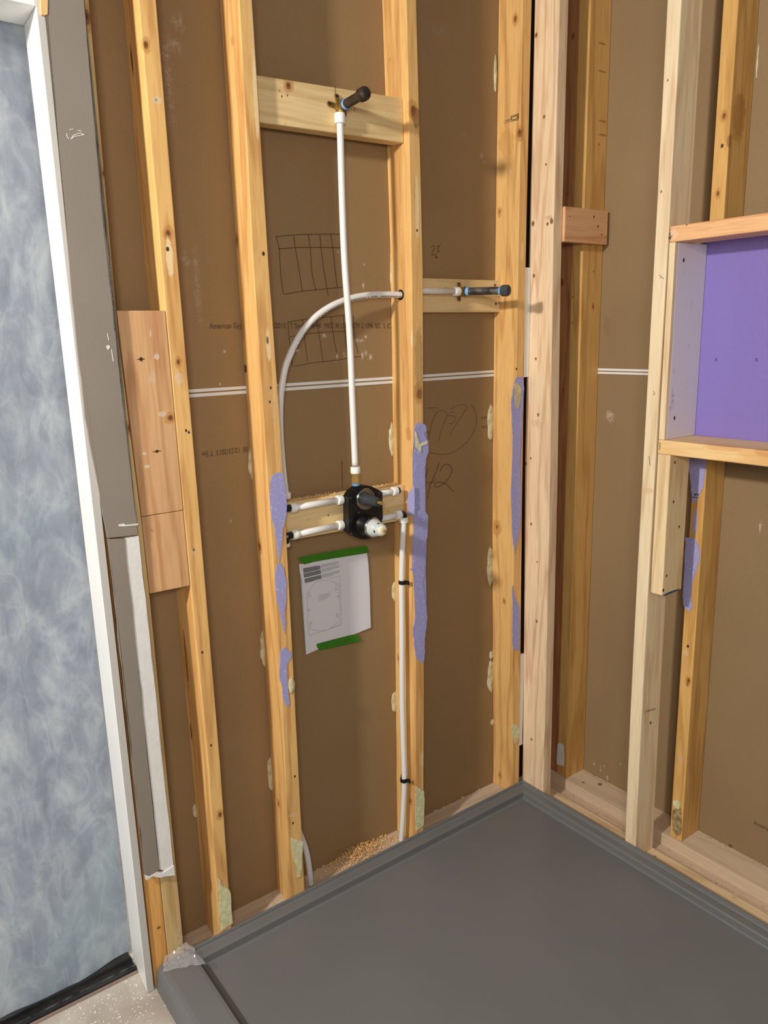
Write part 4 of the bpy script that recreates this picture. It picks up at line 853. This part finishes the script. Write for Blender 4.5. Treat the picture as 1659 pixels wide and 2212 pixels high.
# ---------------------------------------------------------------- plumbing
RP = 0.0081
def collar(name, p, d, mat, parent, r=0.0125, l=0.017, inner=None):
    return lathe(name, [(0, r*0.80), (0.0012, r*0.97), (0.003, r), (l-0.003, r), (l-0.001, r*0.94), (l, r*0.72)], p, d, mat, parent, 24)
def elbow(name, p, d1, d2, mat, parent, r=0.0092, l=0.017):
    p = Vector(p); d1, d2 = Vector(d1).normalized(), Vector(d2).normalized()
    bm = bmesh.new(); pts = [p + d1*l] + [p + d1*(l*0.5*(1-t)) + d2*(l*0.5*t) for t in (0, 0.25, 0.5, 0.75, 1)] + [p + d2*l]
    pts = [p + d1*l, p + d1*l*0.45, p + d1*l*0.16 + d2*l*0.04, p + d1*l*0.04 + d2*l*0.16, p + d2*l*0.45, p + d2*l]
    bm_tube(bm, pts, r, 14)
    return finish(name, bm, mat, p, parent, 0.0006)

# --- shower riser from the valve to the drop-ear elbow
zr = lambda u, v, y: on(u, v, 1, y)
ytop = Y1 - 0.014
riser = cr([zr(734.5,262,ytop), zr(738,400,0.004), zr(744,560,0.003), zr(755,720,0.003), zr(761,860,0.003), zr(767,1005,0.004)], 10)
o = empty('riser_pipe', riser[-1], 'straight white vertical pipe from the valve up to the shower arm stub', 'pipe', 'white water pipes')
tube('pipe', riser, RP, M_pipe, o)
collar('collar', zr(734.5,268,ytop), Vector(riser[0]) - Vector(riser[6]), M_ring, o, 0.0128, 0.024)
collar('collar', zr(767.5,1008,0.004), (0,0,-1), M_ring, o, 0.0128, 0.018)
# --- drop-ear elbow and stub of the shower arm
C1 = zr(738.5, 229, ytop)
e = empty('drop_ear_elbow', C1, 'brass drop-ear elbow screwed to the highest block above the vertical pipe', 'pipe fitting', 'drop-ear elbows')
bm = bmesh.new(); bm_tube(bm, [C1 + Vector((0,0,-0.020)), C1 + Vector((0,0,0.002))], 0.0105, 16); bm_tube(bm, [C1 + Vector((0,0.013,0)), C1 + Vector((0,0.004,0)), C1 + Vector((0,-0.014,0)), C1 + Vector((0,-0.0141,0))], [0.012,0.0125,0.0135,0.0135], 18)
finish('elbow_body', bm, M_obrass, C1, e, 0.0005)
for du, dv in ((712, 224), (728, 208)):
    p = on(du, dv, 1, Y1-0.004); pc = Vector((C1.x, Y1-0.004, C1.z))
    bm = bmesh.new(); dd = (p-pc).normalized(); s_ = Vector((0,-1,0)).cross(dd)*0.0058
    out = [pc - s_, pc + s_] + [p + s_*math.cos(a) + dd*0.0058*math.sin(a) for a in [k*math.pi/8 for k in range(9)]]
    f1 = [bm.verts.new(q_) for q_ in out]; f2 = [bm.verts.new(q_ + Vector((0,0.0038,0))) for q_ in out]
    bm.faces.new(f1); bm.faces.new(f2)
    for k in range(len(out)): bm.faces.new((f1[k], f1[(k+1)%len(out)], f2[(k+1)%len(out)], f2[k]))
    ear_ = finish('ear', bm, M_obrass, p, e, 0.0006)
    lathe('screw', [(0,0.0030),(0.0012,0.0026),(0.0006,0.0009)], p + Vector((0,-0.0001,0)), (0,-1,0), M_blackm, ear_, 10)
S0 = C1 + Vector((0,-0.0145,0)); S1 = on(789, 201, 1, -0.105)
dS = (S1-S0).normalized(); LS = (S1-S0).length
e = empty('shower_arm_stub', S0, 'rusty brown capped iron pipe stub sticking out of the highest block', 'pipe stub', 'capped iron stubs')
lathe('nipple', [(0,0.0104),(LS-0.020,0.0104)], S0, dS, M_iron, e, 20)
lathe('end_cap', [(0,0.0128),(0.003,0.0145),(0.018,0.0150),(0.0235,0.0135),(0.0265,0.009),(0.027,0.0)], S0 + dS*(LS-0.022), dS, M_iron, e, 24)
tag(lathe('thread_tape', [(0,0.0116),(0.002,0.0124),(0.006,0.0120),(0.008,0.0112)], S0 + dS*0.0006, dS, M_tapeb, e, 20), 'pale blue thread tape')
# --- curved pipe to the tub spout and drop-ear
arc = [(868,637),(835,636),(800,637),(760,644),(716,661),(676,690),(645,729),(620,782),(611,820),(606,860),(605,910),(607,960),(612,1020),(618,1070)]
ys_ = [0.046]*7 + [0.047,0.05,0.052,0.056,0.058,0.058,0.058]
ap = [on(u, v, 1, y) for (u, v), y in zip(arc, ys_)]
for i, p in enumerate(ap):
    if i > 7: p.x = max(p.x, GB(p.z) + 0.0105)
curve = cr([ap[0] + Vector((0.004, 0.0, 0.0))] + ap, 5)
o = empty('curved_pipe', ap[-1], 'white pipe bending up from the valve into a hole in the stud', 'pipe', 'white water pipes')
tube('pipe', curve, RP, M_pipe, o, 16)
# print line on the curved pipe
bm = bmesh.new(); R_ = random.Random(2)
for i in range(6, 38):
    if i >= len(curve)-1: break
    p = curve[i]; t = (curve[i+1]-curve[i-1]).normalized(); nn = Vector((0,-1,0)); dn = t.cross(nn).normalized()
    if dn.z > 0 : dn = -dn
    off = (nn*0.80 + dn*0.62).normalized()
    for k in range(3):
        if R_.random() < 0.3: continue
        c_ = p + t*(k*0.0055) + off*(RP+0.0001); w_ = t*0.0018; h_ = (off.cross(t))*0.0016
        bm.faces.new([bm.verts.new(c_ - w_ - h_), bm.verts.new(c_ + w_ - h_), bm.verts.new(c_ + w_ + h_), bm.verts.new(c_ - w_ + h_)])
tag(finish('printed_marks', bm, M_ink, curve[10], o), 'row of small grey printed characters')
collar('collar', ap[-1] + Vector((0,0,0.008)), (0,0,-1), M_ring, o, 0.0122, 0.017)
tag(lathe('drilled_hole', [(0,0.0135),(0.0004,0.0135)], (FC(1.567)-0.0005, 0.046, ap[0].z), (-1,0,0), M_dark, C_, 24), 'dark hole drilled for the pipe')
CE = on(1000, 630, 1, Y2-0.014)
o = empty('spout_pipe', (GC(1.57)+0.002, CE.y, CE.z), 'short white horizontal pipe right of the drilled stud', 'pipe', 'white water pipes')
tube('pipe', [Vector((GC(1.57)+0.0012, 0.048, CE.z)), Vector((CE.x-0.03, CE.y, CE.z))], RP, M_pipe, o)
collar('collar', (CE.x-0.034, CE.y, CE.z), (1,0,0), M_ring, o, 0.0128, 0.020)
e = empty('drop_ear_elbow', CE, 'bronze drop-ear elbow on the right-hand block at the short horizontal pipe', 'pipe fitting', 'drop-ear elbows')
bm = bmesh.new(); bm_tube(bm, [CE + Vector((-0.018,0,0)), CE + Vector((0.004,0,0))], 0.0105, 16); bm_tube(bm, [CE + Vector((0,0.0135,0)), CE + Vector((0,0.004,0)), CE + Vector((0,-0.014,0))], [0.012,0.0125,0.0135], 18)
finish('elbow_body', bm, M_obrass, CE, e, 0.0005)
for sg in (1, -1):
    p = Vector((CE.x-0.004, Y2-0.004, CE.z + sg*0.020)); pc = Vector((CE.x-0.004, Y2-0.004, CE.z))
    bm = bmesh.new(); dd = (p-pc).normalized(); s_ = Vector((0,-1,0)).cross(dd)*0.0058
    out = [pc - s_, pc + s_] + [p + s_*math.cos(a) + dd*0.0058*math.sin(a) for a in [k*math.pi/8 for k in range(9)]]
    f1 = [bm.verts.new(q_) for q_ in out]; f2 = [bm.verts.new(q_ + Vector((0,0.0038,0))) for q_ in out]
    bm.faces.new(f1); bm.faces.new(f2)
    for k in range(len(out)): bm.faces.new((f1[k], f1[(k+1)%len(out)], f2[(k+1)%len(out)], f2[k]))
    ear_ = finish('ear', bm, M_obrass, p, e, 0.0006)
    lathe('screw', [(0,0.0030),(0.0012,0.0026),(0.0006,0.0009)], p + Vector((0,-0.0001,0)), (0,-1,0), M_screw, ear_, 10)
S0 = CE + Vector((0,-0.0145,0)); S1 = on(1098, 627.5, 1, -0.082); dS = (S1-S0).normalized(); LS = (S1-S0).length
e = empty('tub_spout_stub', S0, 'grey capped iron pipe stub sticking out of the right-hand block', 'pipe stub', 'capped iron stubs')
lathe('nipple', [(0,0.0104),(LS-0.018,0.0104)], S0, dS, M_iron2, e, 20)
lathe('end_cap', [(0,0.0128),(0.002,0.0150),(0.020,0.0150),(0.0225,0.0128),(0.0226,0.0)], S0 + dS*(LS-0.020), dS, M_cap, e, 8, False)
tag(lathe('thread_tape', [(0,0.0118),(0.002,0.0126),(0.006,0.0122),(0.009,0.0110)], S0 + dS*0.0006, dS, M_tapeb, e, 20), 'blue thread tape')
tag(lathe('thread_tape', [(0,0.0108),(0.003,0.0118),(0.006,0.0112)], S0 + dS*(LS-0.026), dS, M_tapeb, e, 20), 'blue thread tape')

# --- the valve
VF = -0.005        # front plane of the black guard
vv = empty('shower_valve', (-0.61, 0.02, 1.016), 'black shower valve body with a dark and a pale cartridge between the studs', 'shower valve')
zv = lambda l: [(720 + x/9.217, 1010 + y/9.217) for x, y in l]
outl = zv([(300,595),(340,520),(400,450),(480,395),(570,362),(660,356),(760,376),(850,415),(930,462),(975,495),(985,760),(985,1010),(940,1040),(985,1180),(930,1290),(860,1350),(760,1405),(650,1430),(540,1425),(440,1385),(350,1330),(312,1290),(310,1180),(322,1130),(312,900),(305,700)])
outl = zv([(300,595),(340,520),(400,450),(480,395),(570,362),(660,356),(760,376),(850,415),(930,462),(975,495),(980,760),(984,1010),(960,1100),(930,1230),(860,1340),(760,1405),(650,1430),(540,1425),(440,1385),(350,1330),(305,1290),(310,1180),(305,900),(302,700)])
pts = PX(outl, 1, VF)
g = slab('guard_plate', pts, (0,1,0), 0.024, M_black, vv, loc=(-0.61, VF, 1.016), bevel=0.0015)
# rear body and side ports
RC = on(789, 1078, 1, VF)      # upper port centre
LC = on(788, 1134, 1, VF)      # lower port centre
box('valve_body', (-0.652, VF+0.0245, 0.975), (-0.568, Y3-0.0005, 1.062), M_obrass, vv, 0.004)
lathe('trim_ring', [(0.0,0.0270),(0.003,0.0285),(0.0045,0.0275),(0.0045,0.0245),(0.001,0.0240)], RC + Vector((0,0.0,0)), (0,-1,0), M_chrome, vv, 32)
lathe('upper_cartridge', [(0,0.0185),(0.004,0.0185),(0.0045,0.0150),(0.030,0.0135),(0.045,0.0125),(0.0455,0.0110),(0.058,0.0105),(0.058,0.0075),(0.052,0.007)], RC + Vector((0,-0.0005,0)), (0,-1,0), M_dgrey, vv, 28)
lathe('brass_stem', [(0.0,0.0050),(0.022,0.0046),(0.0225,0.0030),(0.020,0.0020)], RC + Vector((0,-0.050,0)), (0,-1,0), M_brass, vv, 16)
lathe('lower_housing', [(0,0.0290),(0.006,0.0275),(0.010,0.0240),(0.026,0.0225),(0.030,0.0205)], LC + Vector((0,-0.0002,0)), (0,-1,0), M_black, vv, 32)
lathe('bonnet_ring', [(0.0,0.0235),(0.002,0.0262),(0.006,0.0265),(0.009,0.0240),(0.010,0.0225)], LC + Vector((0,-0.030,0)), (0,-1,0), M_chrome, vv, 32)
lathe('lower_cartridge', [(0,0.0232),(0.004,0.0228),(0.020,0.0185),(0.0215,0.0170),(0.034,0.0158),(0.036,0.0140)], LC + Vector((0,-0.040,0)), (0,-1,0), M_lgrey, vv, 32)
cg = [o_ for o_ in vv.children if o_.name.startswith('lower_cartridge')][0]
for a_ in (0.35, 1.75, 3.3, 4.9):
    dr_ = Vector((math.cos(a_), 0, math.sin(a_))); tg_ = Vector((-math.sin(a_), 0, math.cos(a_))); c_ = LC + Vector((0, -0.0645, 0)) + dr_*0.0164
    bm = bmesh.new(); vs = [bm.verts.new(c_ + dr_*i*0.0006 + tg_*j*0.0030 + Vector((0, k*0.0030, 0))) for i in (-1,1) for j in (-1,1) for k in (-1,1)]
    bmesh.ops.convex_hull(bm, input=vs); tag(finish('slot', bm, M_blackm, c_, cg), 'small dark slot')
lathe('cartridge_tip', [(0,0.0135),(0.003,0.0125),(0.005,0.0100),(0.0055,0.0040)], LC + Vector((0,-0.0762,0)), (0,-1,0), M_cream, vv, 24)
lathe('brass_stem', [(0,0.0042),(0.009,0.0038),(0.0092,0.002)], LC + Vector((0,-0.0815,0)), (0,-1,0), M_brass, vv, 12)
for u, v in ((757,1076),(819,1066),(759,1152),(775,1107)):
    p = on(u, v, 1, VF); tag(lathe('screw', [(0,0.0028),(0.0014,0.0026),(0.0018,0.0016)], p + Vector((0,-0.0002,0)), (0,-1,0), M_screw, g, 12), 'small steel screw')
# brass union between valve top and riser
p = zr(768.3, 1024, 0.006)
bm = bmesh.new()
un = empty('brass_union', zr(768.6,1052,0.008), 'brass union between the valve top and the vertical pipe', 'pipe fitting')
lathe('union_body', [(0,0.0085),(0.004,0.0085),(0.0042,0.0118),(0.017,0.0118),(0.0172,0.0098),(0.021,0.0098),(0.0212,0.0115),(0.027,0.0115)], zr(768.6,1045,0.006), (0,0,1), M_brass, un, 8, False)
tag(lathe('thread_tape', [(0,0.0085),(0.002,0.0105),(0.006,0.0112),(0.0065,0.0085)], zr(768.6,1049.5,0.006), (0,0,1), M_tapeb, un, 18), 'blue thread tape')
# horizontal stubs left and right of the valve
def stub(nm, P, Q, lab, cl_at_P=True, cl_at_Q=True, brass_end=None):
    P, Q = Vector(P), Vector(Q); o = empty(nm, P, lab, 'pipe', 'short pipes beside the valve')
    d = (Q-P).normalized()
    tube('pipe', [P + d*0.006, P.lerp(Q, 0.5), Q - d*0.006], RP, M_pipe, o)
    if cl_at_P: collar('collar', P + d*0.016, -d, M_ring, o, 0.0125, 0.017)
    if cl_at_Q: collar('collar', Q - d*0.016, d, M_ring, o, 0.0125, 0.017)
    return o
yv = 0.022
stub('stub_pipe', on(627,1098,1,yv), on(739,1079,1,yv), 'short white pipe entering the valve from the upper left')
stub('stub_pipe', on(631,1156,1,yv), on(740,1133,1,yv), 'short white pipe entering the valve from the lower left')
stub('stub_pipe', on(815,1068,1,yv), on(857,1060,1,yv), 'capped short white pipe leaving the valve at the upper right', False, True)
stub('stub_pipe', on(815,1123,1,yv), on(865,1111,1,yv), 'short white pipe leaving the valve at the lower right', False, True)
for (u, v), (u2, v2) in (((739,1079),(752,1077)), ((740,1133),(752,1131))):
    p, q_ = on(u, v, 1, yv), on(u2, v2, 1, yv)
    lathe('brass_port', [(0,0.0088),(0.004,0.0088),(0.0042,0.0112),(0.018,0.0112)], p - (q_-p).normalized()*0.001, q_-p, M_obrass, vv, 8, False)
o = lathe('pipe_plug', [(0,0.0086),(0.004,0.0095),(0.006,0.0088)], on(857,1060,1,yv) + Vector((0.0015,0,0)), (1,0,-0.02), M_black, None, 18); tag(o, 'black plug closing the capped pipe right of the valve', 'pipe fitting')
# elbows
E1 = on(622,1098,1,yv+0.0); E1.x = max(E1.x, GB(1.0)+0.0115)
eL = []
for (u, v), d1, d2, lab in (((618,1099), (1,0,0.03), (0,1,0.25), 'black elbow at the stud edge joining the curved pipe to the upper left stub'),
                   ((622,1158), (1,0,0.03), (0,0.35,-1), 'black elbow turning the lower left stub down behind the stud edge'),
                   ((872,1109.5), (-1,0,-0.04), (0,0,-1), 'black elbow turning the lower right stub down the stud face')):
    p = on(u, v, 1, yv)
    if u < 700: p.x = GB(p.z) + 0.0115
    o = elbow('pipe_elbow', p, d1, d2, M_black, None); tag(o, lab, 'pipe fitting', 'black elbows'); eL.append(p)
# drop pipe on the right, down the face of the stud
dr = [(870.5,1124),(869.5,1180),(867.5,1257),(868,1350),(868.5,1500),(871,1600),(873.5,1684),(871,1750),(867,1822)]
yd = [yv, yv, yv+0.002, yv+0.004, yv+0.004, yv+0.002, yv, yv+0.006, yv+0.012]
dp = [on(u, v, 1, y) for (u, v), y in zip(dr, yd)]
for p in dp: p.x = min(p.x, FC(p.z) - RP - 0.0012)
dp[-1].z = -0.0328
o = empty('drop_pipe', dp[-1], 'white vertical pipe clipped to the stud face below the valve', 'pipe', 'white water pipes')
tube('pipe', cr([eL[2] + Vector((0,0,-0.012))] + dp[1:], 8), RP, M_pipe, o, 16)
collar('collar', eL[2] + Vector((0,0,-0.026)), (0,0,1), M_ring, o, 0.0125, 0.016)
def clip(p, d, lab):
    """p = pipe centre, d = direction towards the stud"""
    o = empty('pipe_clip', p, lab, 'pipe clip', 'black pipe clips'); d = Vector(d); p = Vector(p)
    s_ = Vector((0,1,0)) if abs(d.x) > 0.5 else Vector((1,0,0))
    bm = bmesh.new(); n = 14; a = []
    for r_ in (RP+0.0003, RP+0.0032):
        for zz in (-0.0055, 0.0055):
            a.append([bm.verts.new(p + (-d*math.cos(t) + s_*math.sin(t))*r_ + Vector((0,0,zz))) for t in [(-0.62 + 1.24*k/n)*math.pi for k in range(n+1)]])
    for k in range(n):
        for i0, i1 in ((0,1),(2,3),(0,2),(1,3)): bm.faces.new((a[i0][k], a[i0][k+1], a[i1][k+1], a[i1][k]))
    for k in (0, n): bm.faces.new((a[0][k], a[1][k], a[3][k], a[2][k]))
    finish('strap', bm, M_black, p, o)
    for sg in (1, -1):
        c_ = p + s_*sg*(RP+0.0075) + d*(RP-0.0015)
        bm = bmesh.new(); h1, h2, h3 = s_*0.005, d*0.0022, Vector((0,0,0.0055))
        vs = [bm.verts.new(c_ + h1*i + h2*j + h3*k) for i in (-1,1) for j in (-1,1) for k in (-1,1)]
        bmesh.ops.convex_hull(bm, input=vs); ear_ = finish('clip_ear', bm, M_black, c_, o, 0.0006)
        lathe('nail', [(0,0.0022),(0.0012,0.0020)], c_ - d*0.0022, -d, M_screw, ear_, 10)
    return o
clip(on(869.5,1257,1,yv+0.001) * 1.0, (1,0,0), 'upper black clip on the vertical pipe right of the paper template')
clip(on(872.5,1684,1,yv) * 1.0, (1,0,0), 'black clip low on the vertical pipe near the sawdust')
# drop pipe on the left, behind the stud edge
lp = [(628,1176),(629,1230),(634,1322),(640,1450),(648,1640),(652,1757),(662,1840),(672,1905)]
yl = [0.036, 0.040, 0.044, 0.05, 0.052, 0.052, 0.046, 0.040]
pl = [on(u, v, 1, y) for (u, v), y in zip(lp, yl)]
for p in pl[:6]: p.x = max(p.x if False else GB(p.z) + RP + 0.0015, GB(p.z) + RP + 0.0015)
pl[-1].z = -0.0328
o = empty('drop_pipe', pl[-1], 'white vertical pipe half hidden behind the edge of the stud left of the paper template', 'pipe', 'white water pipes')
tube('pipe', cr([eL[1] + Vector((0,0.006,-0.014))] + pl, 8), RP, M_pipe, o, 16)
collar('collar', eL[1] + Vector((0,0.008,-0.030)), (0,0.2,1), M_ring, o, 0.0125, 0.017)
for (u, v), lab in (((612,960), 'black clip on the curved pipe beside the purple-marked stud'), ((634,1322), 'black clip on the half hidden pipe left of the paper template'), ((652,1757), 'lowest black clip on the half hidden left pipe')):
    y = 0.056 if v < 1000 else 0.046 if v < 1400 else 0.052
    p = on(u, v, 1, y); p.x = GB(p.z) + RP + 0.0022; clip(p, (-1,0,0), lab)

# ---------------------------------------------------------------- paper template and tapes
zp = lambda l: [(630 + x/8.295, 1170 + y/8.295) for x, y in l]
Ypap = YB - 0.004
outl = zp([(132,408),(700,300),(1350,205),(1375,400),(1400,850),(1408,1200),(1418,1540),(900,1745),(470,1930),(258,2028),(245,1800),(205,1350),(190,900),(178,650),(150,560)])
pap = slab('paper_template', PX(outl, 1, Ypap), (0,1,0), 0.0004, M_paper, None, loc=on(720,1410,1,Ypap)); tag(pap, 'white printed paper template taped to the brown drywall below the valve', 'paper')
def para(par, q, rows, mat, fill=None, lead=0.55, ink=M_ink, sd=1):
    """a block of tiny printed rows inside the quad q (px: tl, tr, br, bl)"""
    R_ = random.Random(sd); bm = bmesh.new(); tl, tr, br, bl = [on(u, v, 1, Ypap-0.0006) for u, v in zp(q)]
    for i in range(rows):
        t0 = (i+0.2)/rows; t1 = (i+0.2+lead)/rows
        a0, b0, a1, b1 = tl.lerp(bl, t0), tr.lerp(br, t0), tl.lerp(bl, t1), tr.lerp(br, t1)
        x = 0.0; end = 1.0 if i < rows-1 else R_.uniform(0.5, 0.95)
        while x < end:
            w = min(R_.uniform(0.03, 0.10), end-x)
            bm.faces.new([bm.verts.new(a0.lerp(b0, x)), bm.verts.new(a0.lerp(b0, x+w)), bm.verts.new(a1.lerp(b1, x+w)), bm.verts.new(a1.lerp(b1, x))])
            x += w + 0.015
    if not len(bm.faces): return
    return finish('printed_text', bm, mat, tl, par)
def quad(par, q, mat, nm, dy=0.0003):
    bm = bmesh.new(); bm.faces.new([bm.verts.new(on(u, v, 1, Ypap-dy)) for u, v in zp(q)]); return finish(nm, bm, mat, on(*zp(q)[0], 1, Ypap-dy), par)
M_bar = plain('grey_bar', S(150, 150, 150), 0.8)
M_ink2 = plain('dark_ink', S(84, 84, 84), 0.8)
M_ink3 = plain('light_ink', S(168, 168, 168), 0.8)
for q, s_ in (([(205,485),(510,428),(520,495),(215,565)], 1), ([(212,575),(520,505),(530,575),(225,648)], 2), ([(230,665),(532,595),(540,668),(240,745)], 3)):
    quad(pap, q, M_bar, 'grey_bar'); para(pap, q, 4, M_ink2, sd=s_)
para(pap, [(205,478),(640,375),(642,386),(207,490)], 1, M_ink2, sd=4)
for q, s_ in (([(520,412),(845,345),(848,400),(530,478)], 5), ([(532,492),(855,415),(858,470),(545,560)], 6), ([(545,580),(860,510),(850,575),(552,655)], 7)): para(pap, q, 5, M_ink3, sd=s_)
para(pap, [(490,955),(690,905),(690,1000),(490,1072)], 6, M_ink3, sd=8, lead=0.4)
for x, y in ((325,982),(800,855),(345,1455),(818,1305),(308,1228),(835,982)): para(pap, [(x-25,y-10),(x+25,y-20),(x+25,y+10),(x-25,y+20)], 3, M_ink3, sd=x)
L_ = [[(272,935),(330,850),(430,745),(560,695),(690,705),(790,745),(850,775),(860,1050),(868,1370),(800,1460),(680,1560),(540,1595),(420,1585),(300,1525),(285,1230),(272,935)]]
cir = [[(cx + 17*math.cos(t), cy - 4*math.cos(t) + 20*math.sin(t)) for t in [k*math.pi/6 for k in range(13)]] for cx, cy in ((310,930),(815,790),(335,1505),(828,1345))]
tag(strokes('template_outline', [PX(zp(l), 1, Ypap-0.0004) for l in L_ + cir], M_ink3, pap, 0.0004), 'thin printed outline of a plate with four holes')
strokes('dimension_line', [PX(zp(l), 1, Ypap-0.0004) for l in ([(300,1530),(315,1685)],[(315,1685),(600,1590),(880,1497)],[(870,620),(905,1475)],[(870,620),(640,665)],[(880,1497),(868,1370)],[(905,1475),(700,1550)])], M_ink3, pap, 0.00035, smooth=False)
for q, lab, sd_ in (([(132,285),(400,230),(800,160),(1200,95),(1345,70),(1362,120),(1392,198),(1100,245),(700,310),(400,365),(222,412),(190,370),(128,345),(140,310)], 'long green tape strip across the top of the paper template', 1),
              ([(445,1835),(700,1765),(1000,1690),(1170,1650),(1195,1710),(1245,1745),(1200,1800),(900,1860),(650,1920),(500,1950),(475,1905),(455,1885)], 'short green tape strip at the bottom of the paper template', 2)):
    o = slab('masking_tape', PX(zp(q), 1, Ypap-0.0012), (0,1,0), 0.0003, M_green, None); tag(o, lab, 'tape', 'green tape on the paper')

# ---------------------------------------------------------------- sawdust and crumbs
def chips(name, n, sampler, size, mat, label, cat, sd=3, curl=True):
    R_ = random.Random(sd); bm = bmesh.new()
    for i in range(n):
        p = sampler(R_); s_ = size*R_.uniform(0.5, 1.6); ang = R_.uniform(0, 6.28); tilt = R_.uniform(-0.6, 0.6)
        M_ = Matrix.Translation(p) @ Matrix.Rotation(ang, 4, 'Z') @ Matrix.Rotation(tilt, 4, 'X')
        if curl:
            k = 3; pr_ = []
            for j in range(k+1):
                t = j/k*2.2; pr_.append((s_*math.sin(t), s_*(1-math.cos(t))*0.6))
            for (a, b), (c, d) in zip(pr_, pr_[1:]):
                bm.faces.new([bm.verts.new(M_ @ Vector(q_)) for q_ in ((a,-s_*0.35,b),(a,s_*0.35,b),(c,s_*0.35,d),(c,-s_*0.35,d))])
        else:
            vs = [bm.verts.new(M_ @ Vector((R_.uniform(-1,1)*s_, R_.uniform(-1,1)*s_, R_.uniform(0,0.8)*s_))) for _ in range(6)]
            bmesh.ops.convex_hull(bm, input=vs)
    for v in [v for v in bm.verts if not v.link_faces]: bm.verts.remove(v)
    o = finish(name, bm, mat, (p.x, p.y, p.z), None); tag(o, label, cat, kind='stuff'); return o
M_shav = plain('shavings', S(240, 202, 140), 0.7, col2=S(216, 164, 96), vscale=120)
M_crumb = plain('plaster_crumb', S(232, 224, 212), 0.9)
zpl = -0.0325
def pile(R_):
    t = min(1, max(0, R_.gauss(0.60, 0.19))); x = (GB(0)+0.03)*(1-t) + (FC(0)-0.035)*t
    y = 0.087 - abs(R_.gauss(0, 0.030)); y = max(0.004, y); h = 0.022*math.exp(-((t-0.62)/0.22)**2)*max(0, (y/0.09))
    return Vector((x, y, zpl + R_.uniform(0, 1)*h))
chips('wood_shavings', 900, pile, 0.0034, M_shav, 'heap of curled wood shavings on the bottom plate below the paper template', 'shavings')
def along(R_): return Vector((R_.uniform(GC(0)+0.01, FD(0)-0.01), 0.087-abs(R_.gauss(0,0.006)), zpl))
chips('plaster_crumbs', 130, along, 0.0018, M_crumb, 'plaster crumbs along the drywall foot between the two right studs', 'debris', 5, False)
def along2(R_): return Vector((R_.uniform(GA(0)+0.01, FB(0)-0.01), 0.087-abs(R_.gauss(0,0.02)), zpl))
chips('plaster_crumbs', 160, along2, 0.0015, plain('dark_crumb', S(150,120,96), 0.9, col2=S(226,214,200), vscale=200), 'brown crumbs on the bottom plate between the first two studs', 'debris', 6, False)
def blockt(R_):
    t = R_.random(); x = (GB(1)+0.02)*(1-t) + (-0.66)*t
    if R_.random() < 0.35: x = R_.uniform(-0.56, FC(1)-0.01)
    zt = 1.0665 + (1.063-1.0665)*((x-GB(1))/(FC(1)-GB(1)))
    return Vector((x, R_.uniform(Y3+0.004, Y3+0.036), zt+0.0008))
chips('wood_shavings', 240, blockt, 0.0024, M_shav, 'curled wood shavings lying on top of the block behind the valve', 'shavings', 8)
M_mix = plain('mixed_crumb', S(220,208,190), 0.9, col2=S(110,84,60), vscale=150)
def strip(R_): return Vector((R_.uniform(0.092, 0.135), R_.uniform(-1.1, -0.1), FL_Z+0.0026))
chips('plaster_crumbs', 150, strip, 0.0019, M_mix, 'crumbs and dirt in the gap between the new and old bottom plates', 'debris', 9, False)
def strip2(R_): return Vector((XB-0.003-abs(R_.gauss(0,0.008)), R_.uniform(-1.1, -0.07), ZP+0.0006))
chips('plaster_crumbs', 110, strip2, 0.0019, M_mix, 'crumbs lying on the old plate along the foot of the right brown drywall', 'debris', 11, False)
def flo(R_):
    return Vector((R_.gauss(-1.33, 0.05), R_.gauss(-0.02, 0.07), FL_Z+0.0005))
def flo2(R_):
    while True:
        p = flo(R_)
        if p.x < -1.30 and p.y < 0.055: return p
chips('plaster_crumbs', 170, flo2, 0.0016, M_crumb, 'white crumbs scattered on the floor at the foot of the door jamb', 'debris', 10, False)
